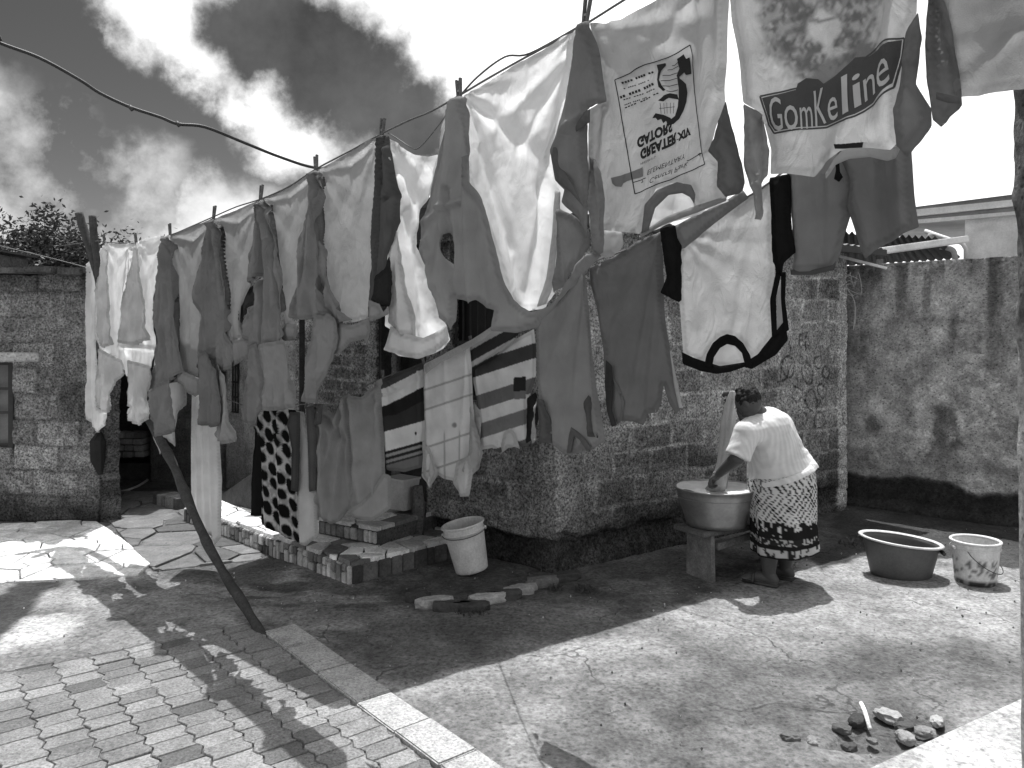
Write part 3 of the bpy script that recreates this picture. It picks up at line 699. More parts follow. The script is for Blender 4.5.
lt = MB(); c = P(18, 357, 7.13); lt.box((c.x-.55, c.y-.01, c.z), (1.55, .1, .085), .0, .42, .008); lt.build('lintel', M['plaster'], lh)
tpb = MB()
tpb.hexa([(-3.7, 7.1, 2.28), (-7.6, 7.1, 2.28), (-7.6, 10.3, 2.28), (-5.5, 10.3, 2.28), (-3.7, 7.1, 2.33), (-7.6, 7.1, 2.33), (-7.6, 10.3, 2.33), (-5.5, 10.3, 2.33)], .1); rg = random.Random(9)
x = -3.9
while x > -7.5:
    w = rg.uniform(.1, .4); tpb.box((x-w/2, 7.18+rg.uniform(-.03, .05), 2.29+rg.uniform(0, .03)), (w, .2, rg.uniform(.04, .08)), rg.uniform(-.1, .1), rg.choice([.05, .1, .16, .08]), .01); x -= w
tpb.build('roof', M['plaster'], lh)
wb_ = MB()
for t in np.linspace(.05, .9, 6): wb_.tube([(-3.76-uw0-t, 7.22, .68), (-3.76-uw0-t, 7.22, 1.47)], .011, 6, .04)
for z in (.7, 1.0, 1.22, 1.45): wb_.box((-3.76-uw0-.47, 7.22, z), (.93, .02, .025), 0, .04)
wb_.box((-3.76-uw0-.02, 7.19, 1.07), (.05, .06, .79), 0, .03, .004)
wo = wb_.build('window', M['wire'], lh); pn = MB(); pn.box((-3.76-uw0-.47, 7.27, 1.07), (.93, .01, .78), 0, .16); pn.build('pane', M['plastic'], wo)
wbk = MB(); c = P(44, 270.5, 7.15); wbk.box((c.x, c.y, c.z+.01), (.12, .1, .045), .1, .7, .006); tag(wbk.build('brick', M['plaster']), 'pale loose brick lying on top of the block shed', 'brick')
us = MB(); c = P(-12, 263, 7.6); us.box((c.x-.3, c.y, c.z), (1.1, .5, .16), 0, .09, .02); us.box((c.x-.3, c.y, c.z+.09), (1.2, .6, .02), 0, .05)
tag(us.build('roof_box', M['plaster']), 'dark low masonry box on the shed roof at the left edge', 'box')
# cracks hung by the shed corner
dp = MB(); c = P(97, 447, 7.05); dp.tube([c+Vector((0, .05, .12)), c+Vector((0, 0, .05)), c+Vector((.01, 0, -.12)), c+Vector((.03, 0, -.25))], [.03, .07, .06, .02], 8, .04, .4, 3)
tag(dp.build('rag', M['thick']), 'dark rag hanging at the corner of the block shed', 'rag')

# ================================================================== REAR PLASTERED HOUSE AND PASSAGE
rh = thing('rear_house', 'plastered house at the back of the yard, half hidden by hanging grey shirts', 'house', (-2.9, 9.6, 0))
def plainwall(mb, a, b, z1, seed, al, holes=()): return relief(mb, a, b, -.05, z1, 'plaster', seed=seed, albedo=al, res=.03, holes=holes)
rw = MB()
Ra = Vector(((150-CX)/F*9.2, 9.2, 0)); Rb = Vector(((219-CX)/F*8.9, 8.9, 0)); Rc = Vector(((226-CX)/F*8.8, 8.8, 0)); Rd = Vector(((300-CX)/F*7.9, 7.9, 0))
plainwall(rw, Ra, Rb, 2.45, 51, .11)  # shaded stretch of the same plaster, its shade put into a darker colour
p0, d, n_, Lg = plainwall(rw, Rc, Rd, 2.45, 52, .26, holes=[(.06, .26, .85, 1.55)])
rw.hexa([(Rb.x, Rb.y+.1, 2.0), (Rc.x, Rc.y+.1, 2.0), (Rc.x, Rc.y+.25, 2.0), (Rb.x, Rb.y+.25, 2.0), (Rb.x, Rb.y+.1, 2.44), (Rc.x, Rc.y+.1, 2.44), (Rc.x, Rc.y+.25, 2.44), (Rb.x, Rb.y+.25, 2.44)], .15)
rw.box((-2.2, 12.4, 1.2), (4.5, .2, 2.4), 0, .2); rw.box((-4.1, 10.8, 1.2), (.15, 3.2, 2.4), 0, .1); rw.box((-1.2, 10.2, 1.2), (.15, 4.4, 2.4), 0, .2)
rw.build('wall', M['plaster'], rh, True)
m = MB(); m.box((-2.65, 10.5, 2.5), (3.2, 4.2, .06), 0, .12, .01); m.build('roof', M['paint'], rh)
m = MB(); m.box(((Rb.x+Rc.x)/2, 9.12, 1.0), (.5, .04, 2.0), 0, .02); m.build('door', M['wood'], rh)
m = MB()
for k in range(4): q = p0+d*(.07+k*.06)-n_*.04; m.tube([q+Vector((0, 0, .85)), q+Vector((0, 0, 1.55))], .009, 6, .03)
for z in (.86, 1.03, 1.2, 1.38, 1.54): m.beam(p0+d*.06-n_*.04+Vector((0, 0, z)), p0+d*.26-n_*.04+Vector((0, 0, z)), .02, .02, .03)
wo = m.build('window', M['wire'], rh)
m = MB(); a = p0+d*.06-n_*.1; b = p0+d*.26-n_*.1; m.hexa([(a.x, a.y, .85), (b.x, b.y, .85), (b.x, b.y+.01, .85), (a.x, a.y+.01, .85), (a.x, a.y, 1.55), (b.x, b.y, 1.55), (b.x, b.y+.01, 1.55), (a.x, a.y+.01, 1.55)], .1); m.build('pane', M['plastic'], wo)
# dark passage; roof and dark walls added to keep it gloomy
pg = thing('dark_passage', 'dark roofed passage between the block shed and the plastered house', 'passage', (-4.3, 10, 0))  # its roof is added
m = MB(); m.box((-4.6, 11.3, 1.1), (2.6, .15, 2.3), 0, .04); m.box((-5.6, 11.0, 1.1), (1.2, .1, 2.3), 0, .04); m.build('wall', M['plaster'], pg)  # added dark walls
m = MB(); m.box((-4.7, 9.9, 2.36), (2.5, 3.6, .05), 0, .08); m.build('roof', M['paint'], pg)  # added roof to darken the passage
m = MB()
for k in range(3): m.box((-4.3, 9.6+k*.3, .1+k*.14), (1.3, .6, .2+.0*k), 0, .05, .01)
m.build('steps', M['stone'], pg)
bs = MB(); rg = random.Random(4)
for j in range(4):
    for k in range(3): bs.box(((133-CX)/F*9.3+(k-1)*.12+rg.uniform(-.01, .01), 9.3+rg.uniform(-.02, .02), .32+j*.075), (.11, .22, .065), rg.uniform(-.06, .06), rg.choice([.12, .2, .28]), .005)
tag(bs.build('brick_stack', M['stone']), 'small stack of old bricks in the dark passage behind the pole', 'bricks')
hs = MB(); hs.tube(spline([G(92, 491), G(118, 492), G(134, 488), G(145, 482), G(150, 477)], 5), .016, 8, .6); tag(hs.build('hose', M['plastic'], None, True), 'pale hose lying curved on the ground at the dark passage', 'hose')
# leaning board
lb = MB(); a = G(221, 524, .15); b = P(257, 517, 6.9); c1 = P(257, 470, 6.9); a1 = P(222, 494, 7.4); b1 = P(257, 520, 6.9)
a = P(220, 520, 7.3)
lb.hexa([a, b1, b1+Vector((.03, .04, 0)), a+Vector((.03, .04, 0)), a1, c1, c1+Vector((.03, .04, 0)), a1+Vector((.03, .04, 0))], .05)
tag(lb.build('board', M['wood']), 'dark slanting board standing on the platform beside the spotted cloth', 'board')
# ================================================================== TREES BEHIND THE SHED
def crown(name, label, cx, cy, cz, rx, ry, rz, n, seed, trunk=True):
    rg = random.Random(seed); t = thing(name, label, 'tree', (cx, cy, 0), 'trees behind the block shed')
    vs = []; fs = []; cs = []
    cl = [(rg.gauss(0, .42)*rx, rg.gauss(0, .4)*ry, rg.gauss(0, .4)*rz, rg.uniform(.18, .38)) for _ in range(46)]
    for i in range(n):
        c = rg.choice(cl); s = c[3]*1.05
        p = Vector((cx+c[0]+rg.gauss(0, .5)*s, cy+c[1]+rg.gauss(0, .5)*s, cz+c[2]+rg.gauss(0, .45)*s))
        l = rg.uniform(.028, .055); a = Vector((rg.gauss(0, 1), rg.gauss(0, 1), rg.gauss(0, .7))).normalized(); b = a.orthogonal().normalized(); b.rotate(Matrix.Rotation(rg.uniform(0, 6.28), 3, a))
        k = len(vs); vs += [p-a*l, p+b*l*.4, p+a*l, p-b*l*.4]; fs.append((k, k+1, k+2, k+3)); cs += [rg.uniform(.05, .12)]*4
    mk('foliage', [tuple(v) for v in vs], fs, M['leaf'], t, np.array(cs))
    m = MB(); m.tube([(cx, cy, -.1), (cx+.05, cy, cz*.5), (cx, cy, cz)], [.13, .1, .06], 9, .1, .2)
    for c in cl[:22]:
        m.tube([(cx, cy, cz*.62), (cx+c[0]*.5, cy+c[1]*.5, cz+c[2]*.2-.3), (cx+c[0], cy+c[1], cz+c[2])], [.04, .022, .008], 5, .1, .2)
    m.build('trunk', M['wood'], t)
crown('tree', 'tall leafy tree crown rising above the left block shed', -7.55, 12.4, 2.85, 1.15, .8, .66, 16000, 3)
crown('tree', 'lower leafy tree just left of the forked prop pole', -6.6, 12.0, 2.6, .8, .6, .55, 9000, 5)
crown('tree', 'small dark tree top just visible over the two white shirts', -6.35, 13.6, 3.0, .9, .6, .32, 5000, 6)
crown('tree', 'leafy tree at the left edge above the dark roof box', -8.9, 12.8, 2.75, .9, .6, .55, 8000, 8)

# ================================================================== LINES, CABLE, PROP POLE
L1 = (2.96, 1.05); L2 = (3.75, 1.03); L2b = (4.76, .45)
def on_line(px, py, line, off=0.0):
    A, B = line; r = (px-CX)/F; A2 = A-off*math.hypot(B, 1); return P(px, py, A2/(1+B*r))
t1 = [(60, 246), (97, 241), (104, 242), (136, 243), (170, 235), (190, 227), (213, 217), (236, 207), (261, 199), (288, 187), (316, 169), (350, 151), (381, 134), (410, 120), (432, 111), (460, 95), (487, 79), (517, 62), (543, 48), (584, 25), (624, 0), (680, -34), (730, -66), (820, -120), (920, -178), (1010, -236), (1090, -290)]
l1 = MB(); l1.tube(spline([on_line(x, y, L1) for x, y in t1], 4), .0042, 7, .12)
tag(l1.build('clothesline', M['wire'], None, True), 'upper washing line carrying the long row of shirts across the yard', 'clothesline', 'washing lines')
s2 = MB(); s2.tube(spline([on_line(388, 133, L1), on_line(395, 137, L1, .02), on_line(412, 148, L1, .03), on_line(420, 147, L1, .03), on_line(435, 130, L1, .02), on_line(452, 107, L1, .01)], 5), .0025, 6, .12)
tag(s2.build('spare_cord', M['wire'], None, True), 'thin loose cord sagging under the upper line beside the white shirt with a scooped top', 'cord')
s3 = MB(); s3.tube(spline([on_line(460, 96, L1), on_line(478, 84, L1, .0)+Vector((0, 0, .03)), on_line(505, 66, L1)+Vector((0, 0, .035)), on_line(530, 56, L1)+Vector((0, 0, .01)), on_line(584, 27, L1)+Vector((0, 0, .012))], 6), .004, 6, .1)
tag(s3.build('clothesline', M['wire'], None, True), 'short second cord twisted over the upper line by the big white shirt', 'clothesline', 'washing lines')
t2 = [(150, 398), (200, 392), (256, 409), (280, 407), (306, 404), (330, 404), (350, 393), (383, 378), (402, 371), (424, 363), (447, 353), (470, 342), (492, 328), (534, 316), (560, 300), (590, 265), (626, 250), (664, 231), (684, 246), (747, 197), (790, 168), (850, 142), (912, 118), (1000, 70), (1130, -6), (1400, -170)]
t2 = [(x, y) for x, y in t2 if x not in (684,)]
l2 = MB(); l2.tube(spline([on_line(x, y, L2b if x < 515 else L2) for x, y in t2], 4), .0035, 7, .15)
tag(l2.build('clothesline', M['wire'], None, True), 'lower washing line behind, carrying the striped and dark clothes and shorts', 'clothesline', 'washing lines')
cb = MB(); cb.tube(spline([P(-1500, -420, 3.4), P(-700, -160, 3.9), P(-60, 18, 4.5), P(0, 43, 4.6), P(40, 58, 4.7), P(80, 80, 4.8), P(100, 93, 4.85), P(130, 107, 4.92), P(160, 117, 5.0), P(178, 124, 5.05), P(205, 127, 5.15), P(245, 143, 5.35), P(280, 157, 5.55), P(316, 168, 5.75), P(360, 172, 6.2), P(420, 205, 6.9)], 5), .0105, 8, .04)
for px, py, Y in ((131, 108, 4.92), (178, 124, 5.05)):
    p = P(px, py, Y); cb.tube([p+Vector((-.012, 0, .012)), p+Vector((.01, 0, -.012))], .014, 7, .06)
tag(cb.build('cable', M['wire'], None, True), 'thick dark cable crossing the open sky from the top left', 'cable')
ph = MB(); ph.tube(spline([P(-30, 238, 9.5), P(0, 246, 9.6), P(50, 258, 9.8), P(110, 274, 10), P(200, 300, 10.2)], 4), .007, 6, .1)
tag(ph.build('cable', M['wire'], None, True), 'thin cable in front of the leafy trees over the block shed', 'cable')

pp = thing('prop_pole', 'long crooked forked branch propping up the far end of the upper washing line', 'pole', tuple(G(265, 636)))
m = MB()
stem = [G(266, 637)+Vector((0, 0, -.02)), P(245, 607, 4.62), P(214, 556, 4.92), P(190, 505, 5.2), P(172, 462, 5.5), P(152, 425, 5.78), P(135, 385, 6.2), P(118, 340, 6.6), P(104, 300, 6.8), P(97, 272, 6.82)]
st_ = spline(stem, 7); m.tube(st_, [.028+.008*i/len(st_)+.004*math.sin(i*.9) for i in range(len(st_))], 10, .045, .22, 2); m.build('stem', M['wood'], pp, True)
m = MB(); a = spline([P(98, 275, 6.82), P(91, 250, 6.84), P(84, 230, 6.86), P(79, 213, 6.86)], 5); m.tube(a, [.036]*len(a), 9, .06, .2, 3); m.build('branch', M['wood'], pp, True)
m = MB(); a = spline([P(99, 278, 6.80), P(97, 255, 6.78), P(94, 235, 6.76), P(92.5, 216, 6.76)], 5); m.tube(a, [.032]*len(a), 9, .06, .2, 4); m.build('branch', M['wood'], pp, True)

# ================================================================== CLOTHES
def chaikin(pl, it=1, r=.045):
    for _ in range(it):
        o = []
        for i in range(len(pl)):
            a, b = pl[i], pl[(i+1) % len(pl)]
            o += [(a[0]+(b[0]-a[0])*r, a[1]+(b[1]-a[1])*r), (a[0]+(b[0]-a[0])*(1-r), a[1]+(b[1]-a[1])*(1-r))]
        pl = o
    return pl
class Plane:
    def __init__(s, line, off):
        A, B = line; s.n = math.hypot(B, 1); s.A = A-off*s.n; s.B = B
        s.t = Vector((1, -B, 0))/s.n; s.c = Vector((-B, -1, 0))/s.n      # c: towards the camera
        s.o = Vector((0, s.A, 0))
    def uv(s, px, py):
        r = (px-CX)/F; Y = s.A/(1+s.B*r); p = P(px, py, Y); return ((p-s.o).dot(s.t), p.z)
    def xyz(s, u, v, h=0): return s.o+s.t*u+s.c*h+Vector((0, 0, v))
    def px(s, u, v):
        X = s.t.x*u; Y = s.A+s.t.y*u; return X/Y*F+CX, HY-(v-CH)/Y*F
def make_h(pl, poly_uv, folds, auto, seed, ridge, pegs, profile):
    vt = max(p[1] for p in poly_uv); vb = min(p[1] for p in poly_uv); hh = vt-vb
    fz = [(*pl.uv(a, b), *pl.uv(c, d), am, w) for (a, b, c, d, am, w) in folds]
    pg = [pl.uv(*p) for p in pegs]
    def tri(x): return np.abs((x % 1)*2-1)*2-1
    def h(u, v):
        u = np.asarray(u, float); v = np.asarray(v, float); s = np.clip((vt-v)/hh, 0, 1)
        n1 = fbm(u*9+v*1.5+seed, v*1.5+seed*.7, seed, 3)-.5; n2 = fbm(u*26+v*3+seed, v*3.2, seed+3, 3)-.5
        n3 = fbm(u*16+v*9, v*13-u*5, seed+5, 3)
        r_ = auto*(1.3*n1*(.25+.9*s)+.7*n2*(.3+.7*s)+.75*tri(u*(6.5+seed % 3)+v*.9*((seed % 5)-2)*.5+n1*1.6+seed*.37)*(.15+.85*s)+.25*(1-np.abs(n3-.5)*6).clip(0, 1))
        for (a, b, c, d, am, w) in fz:
            dd, t = segdist(u, v, a, b, c, d)
            w2 = w*(.45+.55*t)      # folds fan out away from their start
            r_ = r_+am*np.exp(-(dd/w2)**2)*(1-.35*t)
        for (a, b) in pg:
            th = np.arctan2(u-a, b-v+.02); rr = np.hypot(u-a, v-b)
            r_ = r_+auto*1.0*tri(th*2.4+n2*.35+seed*.21)*np.exp(-rr/.6)*np.minimum(rr/.07, 1)
        if profile is not None: r_ = r_+profile(u, v, s)
        return r_
    return h
def panel(name, parent, poly, line, off, col, mat='mid', layers=1, bulge=.0, folds=(), auto=.008, seed=1, res=.011, holes=(), ridge=0, pegs=(), pat=None, smooth=1, profile=None, label=None):
    pl = Plane(line, off); pz = chaikin(poly, smooth)
    uv = [pl.uv(x, y) for x, y in pz]; hfun = make_h(pl, uv, folds, auto, seed, ridge, pegs, profile)
    def resample(q):
        o = []
        for i in range(len(q)):
            a, b = q[i], q[(i+1) % len(q)]; d = math.hypot(b[0]-a[0], b[1]-a[1]); n = max(1, int(d/res+.5))
            o += [(a[0]+(b[0]-a[0])*k/n, a[1]+(b[1]-a[1])*k/n) for k in range(n)]
        return o
    bd = resample(uv)
    # a slightly irregular hem
    V = [Vector(p) for p in bd]; loops = [list(range(len(bd)))]
    hs = []
    for hl in holes:
        hq = resample([pl.uv(x, y) for x, y in chaikin(hl, smooth)]); s0 = len(V); V += [Vector(p) for p in hq]; loops.append(list(range(s0, len(V)))); hs.append([pl.uv(x, y) for x, y in chaikin(hl, smooth)])
    us = [p[0] for p in uv]; vs_ = [p[1] for p in uv]
    gu = np.arange(min(us), max(us), res); gv = np.arange(min(vs_), max(vs_), res*.9)
    UU, VV = np.meshgrid(gu, gv, indexing='ij'); UU = UU+(np.arange(len(gv)) % 2)[None, :]*res*.5
    UU = UU.ravel(); VV = VV.ravel(); sd = polysd(UU, VV, uv); ok = sd < -res*.55
    for hq in hs: ok &= polysd(UU, VV, hq) > res*.55
    for a, b in zip(UU[ok], VV[ok]): V.append(Vector((a, b)))
    edges = [(lp[k], lp[(k+1) % len(lp)]) for lp in loops for k in range(len(lp))]
    r_ = delaunay_2d_cdt(V, edges, [], 0, 1e-7)
    ov, of = r_[0], r_[2]
    ou = np.array([v.x for v in ov]); ovv = np.array([v.y for v in ov])
    keep = []
    cu = np.array([(ou[f[0]]+ou[f[1]]+ou[f[2]])/3 for f in of]); cv = np.array([(ovv[f[0]]+ovv[f[1]]+ovv[f[2]])/3 for f in of])
    ins = polysd(cu, cv, uv) < 0
    for hq in hs: ins &= polysd(cu, cv, hq) > 0
    fs = [tuple(f) for f, k in zip(of, ins) if k]
    h = hfun(ou, ovv); D = -polysd(ou, ovv, uv)
    for hq in hs: D = np.minimum(D, polysd(ou, ovv, hq))
    D = np.clip(D, 0, 9); bl = bulge*(1-np.exp(-D/.035))
    def w(hh):
        return np.stack([pl.o.x+pl.t.x*ou+pl.c.x*hh, pl.o.y+pl.t.y*ou+pl.c.y*hh, ovv], 1)
    front = w(h+bl+.0008)
    if pat is not None:
        PX, PY = ou*0, ou*0
        X = pl.o.x+pl.t.x*ou; Y = pl.o.y+pl.t.y*ou; PX = X/Y*F+CX; PY = HY-(ovv-CH)/Y*F
        cc = pat(PX, PY, ou, ovv, col)
    else: cc = np.full(len(ou), float(col))
    Dh = np.clip(-polysd(ou, ovv, uv), 0, 9); cc = cc*(1-.16*sstep(.020, .014, Dh))*(1-.22*np.exp(-((Dh-.018)/.004)**2))
    verts = front; faces = list(fs); colr = cc
    back = w(h*.8-bl-.0008) if layers == 2 else w(h+bl-.0008)
    if layers == 2:
        bn = D < 1e-6; back[bn] = w(h+bl-.0008)[bn]
        n = len(verts); verts = np.vstack([verts, back]); faces += [tuple(i+n for i in f[::-1]) for f in fs]; colr = np.concatenate([cc, cc])
        cnt = {}
        for f in fs:
            for k in range(3):
                a, b = f[k], f[(k+1) % 3]
                if (b, a) in cnt: del cnt[(b, a)]
                else: cnt[(a, b)] = 1
        faces += [(b, a, a+n, b+n) for (a, b) in cnt]
    o = mk(name, verts, faces, M[mat], parent, colr, True, label)
    return o, pl, (lambda u, v, hf=hfun, uvq=uv, bb=bulge: hf(u, v)+bb*(1-np.exp(-np.clip(-polysd(u, v, uvq), 0, 9)/.035)))
def garment(name, label, cat, poly, line, off, col, group, parts=(), **kw):
    """parts: (name, poly, off, col, kwargs)"""
    x = sum(p[0] for p in poly)/len(poly); pl = Plane(line, off); ps = [pl.uv(*p) for p in poly]; base = pl.xyz(sum(p[0] for p in ps)/len(ps), min(p[1] for p in ps))
    t = thing(name, label, cat, tuple(base), group)
    b = panel('body', t, poly, line, off, col, **kw)
    for i, (n, q, o, c, k) in enumerate(parts):
        k = dict(k); k.setdefault('seed', kw.get('seed', 1)+7*i+3); k.setdefault('mat', kw.get('mat', 'mid'))
        panel(n, t, q, line, off+o, c, **k)
    return t, b
GU = 'clothes on the upper washing line'; GL = 'clothes on the lower washing line'
sl = dict(layers=2, bulge=.005, auto=.030)
bd2 = dict(layers=2, bulge=.006, auto=.007)
V_ = lambda a, b, c, d, am=.02, w=.02: (a, b, c, d, am, w)
# --- the white shirts at the far end
garment('shirt', 'narrow white shirt with lacy cuff, leftmost on the upper line', 'shirt',
    [(90, 250), (95, 264), (98, 285), (97, 320), (95, 344), (98, 360), (98, 386), (97, 408), (107, 413), (106, 422), (99, 433), (92, 425), (88, 413), (83, 410), (80, 401), (82, 385), (84, 350), (86, 296)], L1, -.08, .92, GU, mat='mid', layers=2, bulge=.008, auto=.02, seed=2, res=.016, folds=[V_(90, 264, 90, 420, .03, .03)])
garment('shirt', 'white shirt with rolled sleeve, first of two white ones beside the forked pole', 'shirt',
    [(103, 243), (120, 244), (136, 243), (131, 262), (127, 290), (122, 310), (124, 325), (119, 340), (119, 360), (108, 355), (100, 350), (95, 335), (95, 310), (98, 285)], L1, .0, .92, GU,
    parts=[('sleeve', [(99, 348), (121, 360), (125, 374), (118, 380), (111, 394), (112, 409), (106, 413), (99, 406), (96, 392), (98, 370)], .05, .76, dict(sl, folds=[V_(108, 360, 105, 410, .02, .03)])),
           ('sleeve', [(103, 246), (108, 250), (107, 285), (108, 315), (112, 345), (104, 348), (97, 330), (96, 300), (99, 275)], .045, .74, dict(sl))],
    mat='thin', auto=.006, seed=3, res=.016, folds=[V_(106, 250, 108, 350, .05, .04), V_(130, 250, 120, 350, .03, .03)], pegs=[(104, 243), (136, 243)])
garment('shirt', 'second white shirt, with a seamed yoke, touching the first grey shirt', 'shirt',
    [(136, 243), (146, 238), (158, 236), (171, 235), (166, 255), (158, 280), (153, 300), (154, 330), (157, 344), (155, 352), (151, 368), (140, 366), (127, 377), (120, 362), (118, 344), (123, 325), (122, 305), (128, 280), (134, 256)], L1, .015, .92, GU,
    parts=[('sleeve', [(127, 360), (140, 363), (151, 366), (150, 384), (147, 400), (150, 414), (141, 426), (129, 420), (131, 407), (127, 400), (128, 378)], .05, .76, dict(sl, folds=[V_(138, 366, 139, 420, .02, .03)])),
           ('sleeve', [(135, 246), (138, 248), (141, 275), (144, 310), (150, 340), (135, 345), (119, 343), (123, 312), (128, 280)], .04, .70, dict(sl))],
    mat='thin', auto=.006, seed=5, res=.016, folds=[V_(135, 250, 128, 350, .05, .04), V_(118, 346, 155, 349, .015, .012), V_(139, 250, 146, 340, .03, .02)], pegs=[(136, 243), (170, 235)])
garment('shirt', 'white shirt tail showing below the first grey shirt, beside the leaning pole', 'shirt',
    [(160, 330), (176, 330), (186, 360), (186, 405), (177, 413), (174, 430), (174, 447), (168, 439), (163, 437), (164, 446), (160, 455), (155, 440), (150, 416), (152, 380)], L1, -.10, .72, GU, mat='thin', auto=.012, seed=6, res=.016, layers=2, bulge=.015)
# --- grey shirts; shade of the folded sides is put into darker cloth colours
def greyshirt(label, body, wedge, hem, extra, col, seed, folds, pegs, cw=None):
    (ax_, ay_), (bx_, by_) = pegs; bf = [V_(ax_+3, ay_+2, (ax_+bx_)/2, (ay_+by_)/2+14, -.012, .02), V_((ax_+bx_)/2, (ay_+by_)/2+14, bx_-2, by_+8, -.012, .02)]
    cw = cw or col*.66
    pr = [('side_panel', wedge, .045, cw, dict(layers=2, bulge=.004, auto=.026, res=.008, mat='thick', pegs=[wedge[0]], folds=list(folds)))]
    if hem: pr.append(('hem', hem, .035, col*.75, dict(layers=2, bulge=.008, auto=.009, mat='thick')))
    for (n, q, o, c) in extra: pr.append((n, q, o, c, dict(sl, mat='thick')))
    return garment('shirt', label, 'shirt', body, L1, .0, col, GU, parts=pr, mat='thin', auto=.0045, seed=seed, pegs=pegs, folds=bf)
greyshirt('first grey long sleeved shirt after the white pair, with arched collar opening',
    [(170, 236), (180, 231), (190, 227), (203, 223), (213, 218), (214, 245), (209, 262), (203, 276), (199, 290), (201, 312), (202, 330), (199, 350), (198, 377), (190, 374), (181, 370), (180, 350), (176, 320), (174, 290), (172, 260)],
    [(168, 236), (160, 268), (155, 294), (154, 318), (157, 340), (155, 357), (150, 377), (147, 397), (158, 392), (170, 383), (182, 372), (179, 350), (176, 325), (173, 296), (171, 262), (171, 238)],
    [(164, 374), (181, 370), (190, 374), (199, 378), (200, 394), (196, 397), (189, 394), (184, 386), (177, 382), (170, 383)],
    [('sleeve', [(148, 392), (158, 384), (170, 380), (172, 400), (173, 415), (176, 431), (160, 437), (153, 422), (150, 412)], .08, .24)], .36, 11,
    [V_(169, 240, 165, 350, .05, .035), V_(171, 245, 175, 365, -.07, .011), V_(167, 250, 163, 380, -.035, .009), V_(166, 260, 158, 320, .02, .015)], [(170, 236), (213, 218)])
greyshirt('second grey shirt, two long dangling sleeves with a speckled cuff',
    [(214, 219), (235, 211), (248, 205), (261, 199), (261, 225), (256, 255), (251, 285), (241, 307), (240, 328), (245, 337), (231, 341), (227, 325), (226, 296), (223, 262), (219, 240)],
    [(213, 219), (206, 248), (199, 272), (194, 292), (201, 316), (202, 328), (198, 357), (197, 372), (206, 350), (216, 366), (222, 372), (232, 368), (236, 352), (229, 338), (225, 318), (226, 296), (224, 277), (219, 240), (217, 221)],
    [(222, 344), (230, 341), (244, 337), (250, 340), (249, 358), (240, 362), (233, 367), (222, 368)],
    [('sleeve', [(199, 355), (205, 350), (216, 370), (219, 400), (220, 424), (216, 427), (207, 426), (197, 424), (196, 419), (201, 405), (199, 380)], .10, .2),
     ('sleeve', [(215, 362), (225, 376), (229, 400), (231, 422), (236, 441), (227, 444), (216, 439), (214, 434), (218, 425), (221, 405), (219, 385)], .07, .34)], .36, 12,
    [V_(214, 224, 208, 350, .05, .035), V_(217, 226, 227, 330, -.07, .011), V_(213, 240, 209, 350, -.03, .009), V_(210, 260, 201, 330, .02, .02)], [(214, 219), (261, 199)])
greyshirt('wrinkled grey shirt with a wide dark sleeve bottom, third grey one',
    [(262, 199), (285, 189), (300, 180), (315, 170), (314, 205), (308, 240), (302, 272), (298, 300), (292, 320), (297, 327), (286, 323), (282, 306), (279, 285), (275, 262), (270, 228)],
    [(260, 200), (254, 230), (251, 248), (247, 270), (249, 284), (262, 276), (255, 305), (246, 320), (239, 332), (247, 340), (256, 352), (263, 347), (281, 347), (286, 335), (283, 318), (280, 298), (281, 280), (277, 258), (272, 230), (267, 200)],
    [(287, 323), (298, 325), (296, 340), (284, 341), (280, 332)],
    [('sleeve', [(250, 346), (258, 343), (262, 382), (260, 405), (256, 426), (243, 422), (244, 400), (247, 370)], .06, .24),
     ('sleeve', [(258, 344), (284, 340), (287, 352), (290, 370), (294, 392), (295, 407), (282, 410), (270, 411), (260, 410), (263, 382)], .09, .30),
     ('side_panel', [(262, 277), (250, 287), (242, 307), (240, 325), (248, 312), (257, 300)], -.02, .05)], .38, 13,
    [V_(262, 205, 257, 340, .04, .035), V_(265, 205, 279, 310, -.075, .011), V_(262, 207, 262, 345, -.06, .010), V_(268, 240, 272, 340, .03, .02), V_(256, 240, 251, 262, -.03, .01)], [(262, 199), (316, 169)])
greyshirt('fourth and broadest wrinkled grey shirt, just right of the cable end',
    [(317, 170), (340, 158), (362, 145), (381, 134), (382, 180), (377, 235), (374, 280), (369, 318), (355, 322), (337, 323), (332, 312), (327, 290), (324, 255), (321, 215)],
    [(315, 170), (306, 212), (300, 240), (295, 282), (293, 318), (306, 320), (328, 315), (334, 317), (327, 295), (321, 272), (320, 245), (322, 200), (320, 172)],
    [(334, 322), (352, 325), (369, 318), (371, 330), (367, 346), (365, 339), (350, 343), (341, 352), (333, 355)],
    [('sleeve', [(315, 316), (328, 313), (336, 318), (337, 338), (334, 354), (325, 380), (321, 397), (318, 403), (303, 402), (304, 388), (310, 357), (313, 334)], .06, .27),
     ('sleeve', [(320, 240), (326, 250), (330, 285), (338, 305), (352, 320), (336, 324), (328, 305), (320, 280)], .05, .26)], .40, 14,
    [V_(316, 175, 306, 315, .04, .035), V_(318, 176, 317, 300, -.06, .011), V_(312, 190, 299, 315, -.045, .010), V_(319, 200, 326, 310, .03, .02)], [(317, 170), (381, 134)])
